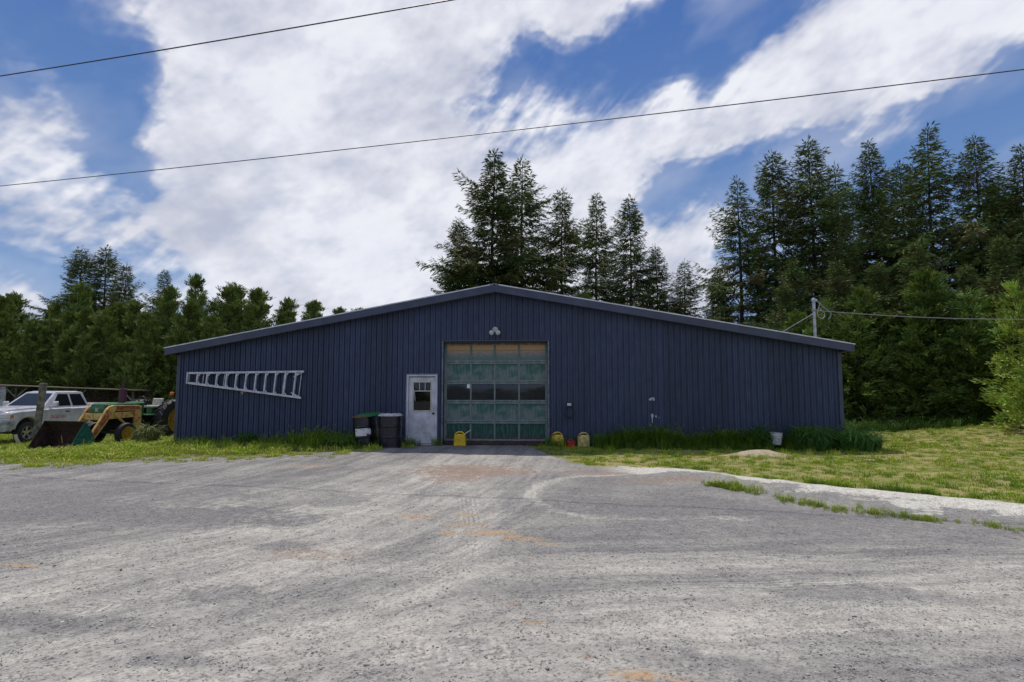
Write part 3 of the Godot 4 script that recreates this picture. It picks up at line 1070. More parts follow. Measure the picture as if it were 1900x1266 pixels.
	part(barn, "threshold", th, mat("aluminium", 0.6, 0.6, 0.62, 0.35, 0.8, "blotch", 1.0))
	# bare patches where paint has flaked off the ribs
	var fm := mat("white_primer", 0.55, 0.56, 0.62, 0.8, 0.0, "blotch", 3.0)
	var blob := func(c: Vector2, pts: Array) -> void:
		var pg := PackedVector2Array()
		for i in range(0, pts.size(), 2):
			pg.append(c + Vector2(pts[i], pts[i + 1]))
		var fs := Shape.new()
		fs.prism(pg, 0.0275, 0.030)
		part(barn, "flaked_paint", fs, fm, "white patch of flaked paint")
	blob.call(Vector2(4.63, 1.38), [-0.1, -0.02, -0.04, 0.03, 0.0, 0.05, 0.07, 0.045, 0.085, -0.01, 0.065, -0.05, 0.035, -0.045, 0.03, 0.01, -0.005, 0.0, -0.015, -0.045, -0.06, -0.04])
	blob.call(Vector2(4.635, 0.9), [-0.035, 0.03, 0.01, 0.06, 0.035, 0.02, 0.03, -0.04, 0.008, -0.06, 0.005, -0.21, -0.015, -0.21, -0.02, -0.05, -0.04, -0.02])
	blob.call(Vector2(4.735, 0.875), [-0.03, 0.03, 0.03, 0.02, 0.02, -0.03, -0.005, -0.035, -0.02, -0.005])
	blob.call(Vector2(4.82, 0.845), [-0.012, 0.01, 0.014, 0.008, 0.01, -0.014, -0.01, -0.01])

# ------------------------------------------------------------------ things on and by the wall
func make_ladder() -> void:
	var t := thing("stepladder", "grey metal stepladder hung sideways on the blue wall", "ladder", Vector3(-7.75, 1.4, 0.03))
	var al := mat("ladder_aluminium", 0.62, 0.62, 0.68, 0.45, 0.15, "blotch", 1.5)
	var o := t.position
	var tl := Vector3(-9.58, 2.17, 0.14) - o
	var tr := Vector3(-5.88, 2.21, 0.14) - o
	var bl := Vector3(-9.6, 1.865, 0.14) - o
	var br := Vector3(-5.95, 1.405, 0.14) - o
	for e in [[tl, tr], [bl, br]]:
		var s := Shape.new()
		s.bar(e[0], e[1], 0.03, 0.06, 0.004)
		s.bar(e[0] + Vector3(0, 0.018, -0.028), e[1] + Vector3(0, 0.018, -0.028), 0.03, 0.008)
		s.bar(e[0] + Vector3(0, -0.018, -0.028), e[1] + Vector3(0, -0.018, -0.028), 0.03, 0.008)
		part(t, "side_rail", s, al)
	var cap := Shape.new()
	cap.bar(tl + Vector3(-0.02, 0.03, -0.03), bl + Vector3(-0.02, -0.03, -0.03), 0.14, 0.035, 0.006, Vector3.RIGHT)
	part(t, "top_cap", cap, al)
	for k in 11:
		var f := (k + 0.93) / 11.75
		var a := tl.lerp(tr, f)
		var b := bl.lerp(br, f)
		var s := Shape.new()
		s.bar(a + Vector3(0, -0.02, -0.025), b + Vector3(0, 0.02, -0.025), 0.075, 0.042, 0.004, Vector3.RIGHT)
		for e in [[a, -1.0], [b, 1.0]]:
			var p: Vector3 = e[0]
			var g: float = e[1]
			s.bar(p + Vector3(0.016, g * 0.10, -0.008), p + Vector3(0.085, g * 0.022, -0.008), 0.005, 0.034)
		part(t, "step", s, al)
	for f in [0.105, 0.29, 0.81, 0.955]:
		var s := Shape.new()
		s.bar(tl.lerp(tr, f) + Vector3(0.055, -0.03, -0.085), bl.lerp(br, f) + Vector3(0.055, 0.03, -0.085), 0.02, 0.022, 0.003, Vector3.RIGHT)
		part(t, "rear_brace", s, al)
	for e in [[tl, tr, -0.022], [bl, br, 0.022]]:
		var s := Shape.new()
		s.bar(e[0] + Vector3(0.05, e[2], -0.09), e[1] + Vector3(-0.15, e[2], -0.09), 0.02, 0.026, 0.003)
		part(t, "rear_leg", s, al)
	for e in [[tr, -1.0], [br, 1.0]]:
		var s := Shape.new()
		var p: Vector3 = e[0]
		s.bar(p + Vector3(-0.02, e[1] * 0.02, -0.01), p + Vector3(-0.33, e[1] * 0.16, -0.01), 0.006, 0.024)
		part(t, "foot_brace", s, al)
	var h := thing("ladder_bracket", "pale steel bracket sticking out of the wall under the ladder", "bracket", Vector3(-7.65, 1.6, 0.02))
	var hs := Shape.new()
	hs.bar(Vector3(-0.27, -0.035, 0.02), Vector3(0.27, 0.035, 0.10), 0.05, 0.02, 0.003)
	hs.bx(Vector3(-0.24, -0.03, 0.004), Vector3(0.05, 0.12, 0.01))
	part(h, "arm", hs, mat("pale_bracket", 0.5, 0.48, 0.42, 0.6, 0.0, "stain", 2.0))
	mat("grey_steel", 0.28, 0.28, 0.27, 0.6, 0.4, "stain", 2.0)

func drum_shape(r: float, h: float) -> Shape:
	var s := Shape.new()
	var pr: Array = [Vector2(r - 0.03, 0.0), Vector2(r - 0.005, 0.0), Vector2(r + 0.004, 0.012), Vector2(r, 0.03)]
	for f in [0.335, 0.665]:
		var y: float = h * f
		pr.append_array([Vector2(r, y - 0.03), Vector2(r + 0.02, y - 0.008), Vector2(r + 0.02, y + 0.008), Vector2(r, y + 0.03)])
	pr.append_array([Vector2(r, h - 0.03), Vector2(r + 0.006, h - 0.012), Vector2(r - 0.004, h), Vector2(r - 0.02, h - 0.004), Vector2(r - 0.022, h - 0.03), Vector2(0, h - 0.03)])
	s.lathe(pr, 32)
	return s

func make_drums() -> void:
	var paint := worn("black_blue_drum", "drum_paint", [0.0, 0.45, 0.62, 0.75, 1.0], [lin(0.003, 0.003, 0.005), lin(0.004, 0.005, 0.009), lin(0.006, 0.011, 0.03), lin(0.02, 0.018, 0.02), lin(0.05, 0.03, 0.022)], 0.4, 0.8)
	paint.metallic_specular = 0.5
	paint.roughness = 0.3
	var rust := worn("rusty_rim", "drum_rust", [0.0, 0.5, 1.0], [lin(0.06, 0.025, 0.015), lin(0.19, 0.07, 0.035), lin(0.26, 0.13, 0.08)], 0.8, 3.0)
	var a := thing("oil_drum", "black oil drum with a torn white label and a green lid lying on top", "drum", Vector3(-3.72, land(-3.72, 0.78), 0.78))
	a.rotation = Vector3(0, 0.2, deg_to_rad(4.0))
	part(a, "drum_body", drum_shape(0.30, 0.90), paint)
	var rm := Shape.new()
	rm.lathe([Vector2(0.306, 0.865), Vector2(0.318, 0.875), Vector2(0.318, 0.895), Vector2(0.306, 0.906), Vector2(0.295, 0.895), Vector2(0.295, 0.87)], 32)
	part(a, "rim", rm, rust)
	var lb := Shape.new()
	var r := RandomNumberGenerator.new()
	r.seed = 3
	for k in 14:
		var b0 := deg_to_rad(42.0 + k * 6.5)
		var b1 := deg_to_rad(42.0 + (k + 1) * 6.5)
		var y0 := 0.345 + (0.0 if k > 3 else r.randf_range(0.0, 0.06))
		var y1 := 0.555 - (0.0 if k > 2 else r.randf_range(0.0, 0.04))
		var u0 := Vector3(cos(b0), 0, sin(b0))
		var u1 := Vector3(cos(b1), 0, sin(b1))
		lb.soft(u0 * 0.3035 + Vector3.UP * y0, u1 * 0.3035 + Vector3.UP * y0, u1 * 0.3035 + Vector3.UP * y1, u0 * 0.3035 + Vector3.UP * y1, u0, u1, u1, u0)
	part(a, "label_sheet", lb, worn("grubby_label", "label_dirt", [0.0, 0.25, 0.4, 1.0], [lin(0.25, 0.22, 0.18), lin(0.5, 0.5, 0.5), lin(0.66, 0.66, 0.68), lin(0.72, 0.72, 0.75)], 0.8, 1.3))
	var g := thing("plastic_lid", "green plastic tote lid lying tilted on the drum with the torn label", "lid", Vector3(-3.62, land(-3.72, 0.78) + 0.935, 0.80))
	g.rotation = Vector3(deg_to_rad(7.0), deg_to_rad(-24.0), deg_to_rad(3.0))
	var gs := Shape.new()
	gs.bx(Vector3(0, 0.012, 0), Vector3(0.60, 0.03, 0.46), 0.012)
	gs.bx(Vector3(0, 0.035, 0), Vector3(0.50, 0.02, 0.36), 0.008)
	var gm := mat("green_plastic", 0.03, 0.19, 0.065, 0.4, 0.0, "blotch", 1.5)
	part(g, "lid_plate", gs, gm)
	var ge := Shape.new()
	for e in [[0, 0.235, 0.60, 0.012], [0, -0.235, 0.60, 0.012], [0.305, 0, 0.012, 0.482], [-0.305, 0, 0.012, 0.482]]:
		ge.bx(Vector3(e[0], 0.0, e[1]), Vector3(e[2], 0.05, e[3]), 0.004)
	part(g, "lid_rim", ge, gm)
	var b := thing("oil_drum", "black and blue oil drum under a white plastic cover beside the entry door", "drum", Vector3(-2.95, land(-2.95, 0.86), 0.86))
	part(b, "drum_body", drum_shape(0.325, 0.93), paint)
	var wl := Shape.new()
	wl.lathe([Vector2(0.335, 0.90), Vector2(0.352, 0.905), Vector2(0.354, 0.925), Vector2(0.31, 0.955), Vector2(0.27, 0.975), Vector2(0.0, 0.972)], 32)
	part(b, "white_cover", wl, mat("white_plastic", 0.62, 0.62, 0.66, 0.5, 0.0, "stain", 1.6))
	var bg := Shape.new()
	bg.lathe([Vector2(0.0, 1.0), Vector2(0.035, 0.998), Vector2(0.04, 0.985), Vector2(0.04, 0.96)], 12, Transform3D(Basis(), Vector3(0.06, 0, 0.1)))
	bg.lathe([Vector2(0.0, 0.995), Vector2(0.022, 0.994), Vector2(0.025, 0.985), Vector2(0.025, 0.96)], 12, Transform3D(Basis(), Vector3(-0.14, 0, 0.06)))
	part(b, "bung", bg, mat("black_plastic", 0.012, 0.012, 0.014, 0.4, 0.0, ""))
	var k := thing("wooden_stick", "grey wooden stick leaning between the two oil drums", "stick", Vector3(-3.2, land(-3.2, 0.95), 0.95))
	var ks := Shape.new()
	ks.bar(Vector3(0.04, 0.0, 0.12), Vector3(-0.17, 0.84, -0.08), 0.045, 0.025, 0.003)
	part(k, "pole", ks, mat("grey_wood", 0.17, 0.14, 0.11, 0.85, 0.0, "grain", 1.5))

func make_can(label: String, at: Vector3, turn: float, col: StandardMaterial3D, spout: bool) -> void:
	var t := thing("fuel_can", label, "fuel can", at, turn)
	var s := Shape.new()
	s.prism(PackedVector2Array([Vector2(-0.165, 0.0), Vector2(0.165, 0.0), Vector2(0.175, 0.02), Vector2(0.172, 0.24), Vector2(0.15, 0.30), Vector2(0.10, 0.345), Vector2(-0.06, 0.355), Vector2(-0.11, 0.33), Vector2(-0.165, 0.27), Vector2(-0.175, 0.02)]), -0.1, 0.1, Transform3D(), 0.022)
	part(t, "can_body", s, col)
	var p := Shape.new()
	p.prism(PackedVector2Array([Vector2(-0.115, 0.03), Vector2(0.115, 0.03), Vector2(0.115, 0.23), Vector2(0.07, 0.28), Vector2(-0.06, 0.28), Vector2(-0.115, 0.23)]), 0.09, 0.107, Transform3D(), 0.008)
	part(t, "raised_face", p, col)
	var h := Shape.new()
	h.tube(PackedVector3Array([Vector3(-0.158, 0.255, 0), Vector3(-0.15, 0.33, 0), Vector3(-0.10, 0.395, 0), Vector3(-0.03, 0.418, 0), Vector3(0.05, 0.415, 0), Vector3(0.11, 0.375, 0), Vector3(0.15, 0.29, 0)]), 0.02, 8)
	part(t, "handle", h, col)
	var c := Shape.new()
	if spout:
		c.tube(PackedVector3Array([Vector3(0.13, 0.33, 0), Vector3(0.17, 0.375, 0), Vector3(0.33, 0.475, 0)]), 0.021, 8, true, 0.012)
		part(t, "spout", c, mat("pale_yellow_spout", 0.62, 0.55, 0.25, 0.5, 0.0, ""))
	else:
		c.lathe([Vector2(0.0, 0.05), Vector2(0.03, 0.05), Vector2(0.033, 0.045), Vector2(0.033, 0.0)], 12, Transform3D(Basis(Vector3.BACK, 0.7), Vector3(-0.125, 0.33, 0)))
		part(t, "cap", c, mat("red_cap", 0.35, 0.06, 0.03, 0.5, 0.0, ""))

func make_small_things() -> void:
	make_can("bright yellow fuel can with a spout standing before the garage door", Vector3(-1.03, land(-1.03, 0.17), 0.17), -0.05, mat("yellow_can", 0.78, 0.52, 0.015, 0.42, 0.0, "blotch", 1.2), true)
	make_can("yellow fuel can half hidden by weeds next to the door jamb", Vector3(1.86, land(1.86, 0.2), 0.2), 0.12, mat("yellow_can_dull", 0.70, 0.50, 0.05, 0.5, 0.0, "stain", 1.2), false)
	make_can("faded pale yellow fuel can right of the small red can", Vector3(2.62, land(2.62, 0.28), 0.28), -0.1, mat("faded_can", 0.66, 0.55, 0.2, 0.6, 0.0, "stain", 1.2), false)
	var t := thing("oil_can", "small red plastic can on the ground between two yellow fuel cans", "can", Vector3(2.24, land(2.24, 0.36), 0.36), 0.3)
	var s := Shape.new()
	s.prism(PackedVector2Array([Vector2(-0.11, 0.0), Vector2(0.11, 0.0), Vector2(0.115, 0.15), Vector2(0.08, 0.195), Vector2(-0.07, 0.2), Vector2(-0.115, 0.15)]), -0.075, 0.075, Transform3D(), 0.016)
	part(t, "can_body", s, mat("red_can", 0.42, 0.018, 0.014, 0.45, 0.0, "blotch", 1.5))
	var h := Shape.new()
	h.tube(PackedVector3Array([Vector3(-0.08, 0.19, 0), Vector3(-0.05, 0.235, 0), Vector3(0.03, 0.235, 0), Vector3(0.07, 0.19, 0)]), 0.013, 8)
	part(t, "handle", h, made["red_can"])
	# pail in the weeds
	var p := thing("pail", "white plastic pail standing in tall weeds by the wall", "pail", Vector3(7.93, land(7.93, 0.55) + 0.14, 0.55))
	p.rotation = Vector3(0, 0, deg_to_rad(-3.5))
	p.scale = Vector3.ONE * 0.84
	var ps := Shape.new()
	ps.lathe([Vector2(0.0, 0.0), Vector2(0.15, 0.0), Vector2(0.162, 0.015), Vector2(0.19, 0.30), Vector2(0.2, 0.305), Vector2(0.2, 0.335), Vector2(0.192, 0.338), Vector2(0.192, 0.37), Vector2(0.203, 0.373), Vector2(0.203, 0.398), Vector2(0.188, 0.40), Vector2(0.15, 0.03), Vector2(0.0, 0.028)], 28)
	part(p, "pail_body", ps, mat("white_pail", 0.62, 0.64, 0.67, 0.45, 0.0, "stain", 1.6))
	var ph := Shape.new()
	var arc := PackedVector3Array()
	for i in 13:
		var a := PI * i / 12.0
		arc.append(Vector3(cos(a) * 0.2, 0.33 - sin(a) * 0.13, 0.03 + sin(a) * 0.17))
	ph.tube(arc, 0.004, 6)
	part(p, "handle", ph, mat("grey_steel", 0.28, 0.28, 0.27))
	# flood lamp over the door
	var f := thing("floodlight", "white twin floodlight on the wall above the garage door", "lamp", Vector3(0.0, 3.42, 0.03))
	var fw := mat("white_enamel", 0.55, 0.56, 0.58, 0.5, 0.0, "blotch", 3.0)
	var fp := Shape.new()
	fp.lathe([Vector2(0.0, 0.03), Vector2(0.07, 0.03), Vector2(0.085, 0.018), Vector2(0.087, 0.0)], 24, Transform3D(Basis(Vector3.RIGHT, PI / 2), Vector3(0, 0.045, -0.005)))
	part(f, "wall_plate", fp, fw)
	for sd in [-1, 1]:
		var aim := Vector3(sd * 0.35, -0.42, 0.84).normalized()
		var bx := Basis(Quaternion(Vector3.UP, aim))
		var b := Shape.new()
		b.lathe([Vector2(0.0, -0.07), Vector2(0.025, -0.068), Vector2(0.03, 0.0), Vector2(0.055, 0.05), Vector2(0.074, 0.075), Vector2(0.074, 0.09)], 20, Transform3D(bx, Vector3(sd * 0.072, -0.025, 0.09)))
		var lh := part(f, "lamp_head", b, fw)
		var l := Shape.new()
		l.lathe([Vector2(0.074, 0.086), Vector2(0.05, 0.098), Vector2(0.0, 0.104)], 20, Transform3D(bx, Vector3(sd * 0.072, -0.025, 0.09)))
		part(lh, "lens", l, mat("frosted_lens", 0.50, 0.52, 0.54, 0.25, 0.0, ""))
		var k := Shape.new()
		k.tube(PackedVector3Array([Vector3(sd * 0.03, 0.04, 0.02), Vector3(sd * 0.05, 0.02, 0.05), Vector3(sd * 0.066, -0.005, 0.06)]), 0.012, 8)
		part(f, "swivel", k, mat("grey_steel", 0.28, 0.28, 0.27))
	# outlet and its coiled cord
	var e := thing("outlet_box", "grey covered electrical outlet on the wall beside the garage door", "outlet", Vector3(2.21, 1.2, 0.022))
	var es := Shape.new()
	es.bx(Vector3(0, 0, 0.035), Vector3(0.15, 0.13, 0.07), 0.008)
	part(e, "box", es, mat("black_plastic", 0.012, 0.012, 0.014))
	var ec := Shape.new()
	ec.bx(Vector3(0, 0.02, 0.075), Vector3(0.12, 0.075, 0.012), 0.004)
	part(e, "cover", ec, mat("light_grey_cover", 0.5, 0.5, 0.54, 0.4, 0.2, ""))
	var c := thing("cord_coil", "black electric cord coiled on the wall below the outlet", "cord", Vector3(2.21, 1.0, 0.05))
	var cs := Shape.new()
	for k in 4:
		var loop := PackedVector3Array()
		for i in 25:
			var a := TAU * i / 24.0
			loop.append(Vector3(sin(a) * (0.12 + 0.008 * k), cos(a) * (0.155 + 0.006 * k) - 0.01 * k, 0.006 + 0.011 * k))
		cs.tube(loop, 0.006, 6, false)
	part(c, "coil", cs, mat("black_plastic", 0.012, 0.012, 0.014))
	# leaning timber post
	var w := thing("timber_post", "weathered square timber post leaning behind the loader bucket", "post", Vector3(-15.58, land(-15.58, -0.95), -0.95))
	w.rotation = Vector3(0, deg_to_rad(38.0), 0)
	var ws := Shape.new()
	ws.bar(Vector3(0.0, -0.2, 0.0), Vector3(0.13, 2.27, -0.06), 0.2, 0.17, 0.012, Vector3.BACK)
	part(w, "timber", ws, mat("post_wood", 0.20, 0.19, 0.13, 0.85, 0.0, "grain", 1.0))

func sag_line(a: Vector3, b: Vector3, sag: float, k: int) -> PackedVector3Array:
	var p := PackedVector3Array()
	for i in k + 1:
		var t := float(i) / k
		p.append(a.lerp(b, t) - Vector3.UP * sag * 4.0 * t * (1.0 - t))
	return p

func make_wires() -> void:
	var black := mat("cable_sheath", 0.035, 0.037, 0.045, 0.5, 0.0, "")
	var wire := func(a: Vector2, b: Vector2, h: float, label: String) -> void:
		var d := (b - a).normalized()
		var p0 := a - d * 45.0
		var p1 := b + d * 45.0
		var t := thing("overhead_wire", label, "wire", Vector3(p0.x, h, p0.y), 0.0, "wires crossing the sky")
		var s := Shape.new()
		var sag := 0.36 * pow(p0.distance_to(p1) / (a.distance_to(b) + 32.0), 2.0)
		var pts := sag_line(Vector3.ZERO, Vector3(p1.x - p0.x, 0, p1.y - p0.y), sag, 90)
		for i in pts.size():
			pts[i].y += sag - 0.10
		s.tube(pts, 0.018, 6)
		part(t, "cable", s, black)
	wire.call(Vector2(-26.58, -9.61), Vector2(17.13, -1.94), 12.06, "black overhead wire that passes the spruce tops, running the whole width of the sky")
	wire.call(Vector2(-16.47, 0.33), Vector2(-1.23, 2.88), 12.06, "black overhead wire that leaves the view high above the barn")
	# service mast
	var mx := 9.87
	var mz := -1.2
	var ry := roof_y(mx)
	var t := thing("service_mast", "grey electric service mast standing on the barn roof near the eave", "mast", Vector3(mx, ry, mz))
	var galv := mat("galvanised_pipe", 0.48, 0.50, 0.54, 0.45, 0.4, "blotch", 2.0)
	var s := Shape.new()
	s.tube(PackedVector3Array([Vector3(0, -0.12, 0), Vector3(0, 1.42, 0)]), 0.044, 14)
	part(t, "pipe", s, galv)
	var h := Shape.new()
	h.lathe([Vector2(0.05, 1.38), Vector2(0.058, 1.4), Vector2(0.062, 1.46), Vector2(0.045, 1.51), Vector2(0.0, 1.525)], 14)
	h.bx(Vector3(0.06, 1.44, 0.0), Vector3(0.09, 0.08, 0.08), 0.015, Vector3(0, 0, -22))
	part(t, "weatherhead", h, galv)
	var f := Shape.new()
	f.lathe([Vector2(0.13, 0.0), Vector2(0.07, 0.04), Vector2(0.05, 0.10)], 16)
	part(t, "flashing", f, galv)
	var k := Shape.new()
	k.bx(Vector3(0, 1.12, 0), Vector3(0.12, 0.03, 0.12), 0.004)
	k.bx(Vector3(0.07, 1.12, 0.0), Vector3(0.06, 0.06, 0.03), 0.006)
	part(t, "clamp", k, mat("grey_steel", 0.28, 0.28, 0.27))
	var l := Shape.new()
	l.tube(PackedVector3Array([Vector3(0.1, 1.42, 0.0), Vector3(0.17, 1.33, 0.03), Vector3(0.11, 1.18, 0.05), Vector3(0.07, 1.03, 0.06), Vector3(0.1, 0.9, 0.06), Vector3(0.22, 0.86, 0.05), Vector3(0.31, 0.93, 0.02), Vector3(0.30, 1.06, 0.0), Vector3(0.2, 1.13, 0.0)]), 0.012, 6)
	l.tube(PackedVector3Array([Vector3(0.09, 1.42, -0.03), Vector3(0.2, 1.36, -0.02), Vector3(0.3, 1.22, -0.02), Vector3(0.43, 1.12, 0.0), Vector3(0.5, 1.02, 0.02), Vector3(0.46, 0.9, 0.03), Vector3(0.4, 0.84, 0.03)]), 0.010, 6)
	part(t, "drip_loop", l, mat("pale_cable", 0.36, 0.36, 0.37, 0.5, 0.0, ""))
	var c := thing("service_cable", "pale service cable running from the roof mast past the green trees", "cable", Vector3(mx + 0.09, ry + 1.12, mz))
	var cs := Shape.new()
	cs.tube(sag_line(Vector3.ZERO, Vector3(20.0, 1.2, 3.0), 0.95, 40), 0.013, 6)
	part(c, "cable", cs, mat("grey_cable", 0.24, 0.24, 0.25, 0.5, 0.0, ""))
	var g := thing("guy_wire", "thin guy wire from the roof mast down to the roof", "wire", Vector3(mx, ry + 1.02, mz))
	var gs := Shape.new()
	var foot := Vector3(8.75, roof_y(8.75) + 0.0, -2.5) - g.position
	gs.tube(PackedVector3Array([Vector3(-0.04, 0.0, 0), foot]), 0.011, 6)
	gs.bx(foot + Vector3(0, 0.02, 0), Vector3(0.1, 0.06, 0.1), 0.01)
	part(g, "strand", gs, galv)

# ------------------------------------------------------------------ vehicles
func wheel_tyre(r: float, rim: float, w: float, lugs := 0) -> Shape:
	var s := Shape.new()
	var t := Transform3D(Basis(Vector3.RIGHT, PI / 2), Vector3.ZERO)
	var h := w / 2
	s.lathe([Vector2(rim, -h * 0.75), Vector2(rim + 0.02, -h * 0.95), Vector2(lerpf(rim, r, 0.5), -h), Vector2(r * 0.955, -h * 0.86), Vector2(r * 0.99, -h * 0.55), Vector2(r, 0.0), Vector2(r * 0.99, h * 0.55), Vector2(r * 0.955, h * 0.86), Vector2(lerpf(rim, r, 0.5), h), Vector2(rim + 0.02, h * 0.95), Vector2(rim, h * 0.75)], 40, t)
	for k in lugs:
		for sd in [-1.0, 1.0]:
			var a: float = TAU * (k + (0.25 if sd > 0 else -0.25)) / lugs
			var a2: float = a + 0.22
			var p0 := Vector3(cos(a2) * r * 0.985, sin(a2) * r * 0.985, sd * h * 0.04)
			var p1 := Vector3(cos(a) * r * 0.97, sin(a) * r * 0.97, sd * h * 0.98)
			s.bar(p0, p1, 0.05, 0.085, 0.01, (p0 + p1) * Vector3(1, 1, 0))
	return s

func add_wheel(parent: Node3D, at: Vector3, r: float, rim: float, w: float, rim_mat: Material, spokes: int, lugs: int, sd: float) -> void:
	var ty := part(parent, "wheel", wheel_tyre(r, rim, w, lugs), mat("tyre_rubber", 0.022, 0.022, 0.025, 0.7, 0.0, "stain", 2.5))
	ty.position = at
	var t := Transform3D(Basis(Vector3.RIGHT, PI / 2 * sd), Vector3.ZERO)
	var s := Shape.new()
	var h := w / 2
	s.lathe([Vector2(0.0, h * 0.42), Vector2(rim * 0.22, h * 0.42), Vector2(rim * 0.26, h * 0.25)], 24, t)
	s.lathe([Vector2(rim * 0.84, h * 0.1), Vector2(rim * 0.90, h * 0.45), Vector2(rim * 0.96, h * 0.88), Vector2(rim * 1.05, h * 0.86), Vector2(rim * 1.02, h * 0.6)], 32, t)
	if spokes:
		for k in spokes:
			var a := TAU * k / spokes + 0.3
			var u := Vector3(cos(a), sin(a), 0)
			s.bar(u * rim * 0.12 + Vector3(0, 0, sd * h * 0.36), u * rim * 0.92 + Vector3(0, 0, sd * h * 0.5), rim * 0.34, 0.03, 0.008, Vector3(0, 0, 1))
	else:
		s.lathe([Vector2(rim * 0.2, h * 0.30), Vector2(rim * 0.5, h * 0.12), Vector2(rim * 0.86, h * 0.12)], 28, t)
		for k in 6:
			var a := TAU * k / 6.0
			s.lathe([Vector2(0, 0.03), Vector2(rim * 0.05, 0.03), Vector2(rim * 0.05, 0.0)], 8, Transform3D(t.basis, t.basis * Vector3(cos(a) * rim * 0.4, h * 0.16, sin(a) * rim * 0.4)))
	part(ty, "rim", s, rim_mat)
	var dk := Shape.new()
	dk.lathe([Vector2(0.0, -h * 0.1), Vector2(rim * 0.99, -h * 0.1)], 24, t)
	part(ty, "brake_disc", dk, mat("black_plastic", 0.012, 0.012, 0.014))

func arch(cx: float, r: float, y: float, n: int) -> PackedVector2Array:
	var p := PackedVector2Array()
	var a0 := asin(clampf((y - 0.47) / r, -1.0, 1.0))
	for i in n + 1:
		var a := lerpf(a0, PI - a0, float(i) / n)
		p.append(Vector2(cx + cos(a) * r, 0.47 + sin(a) * r))
	return p

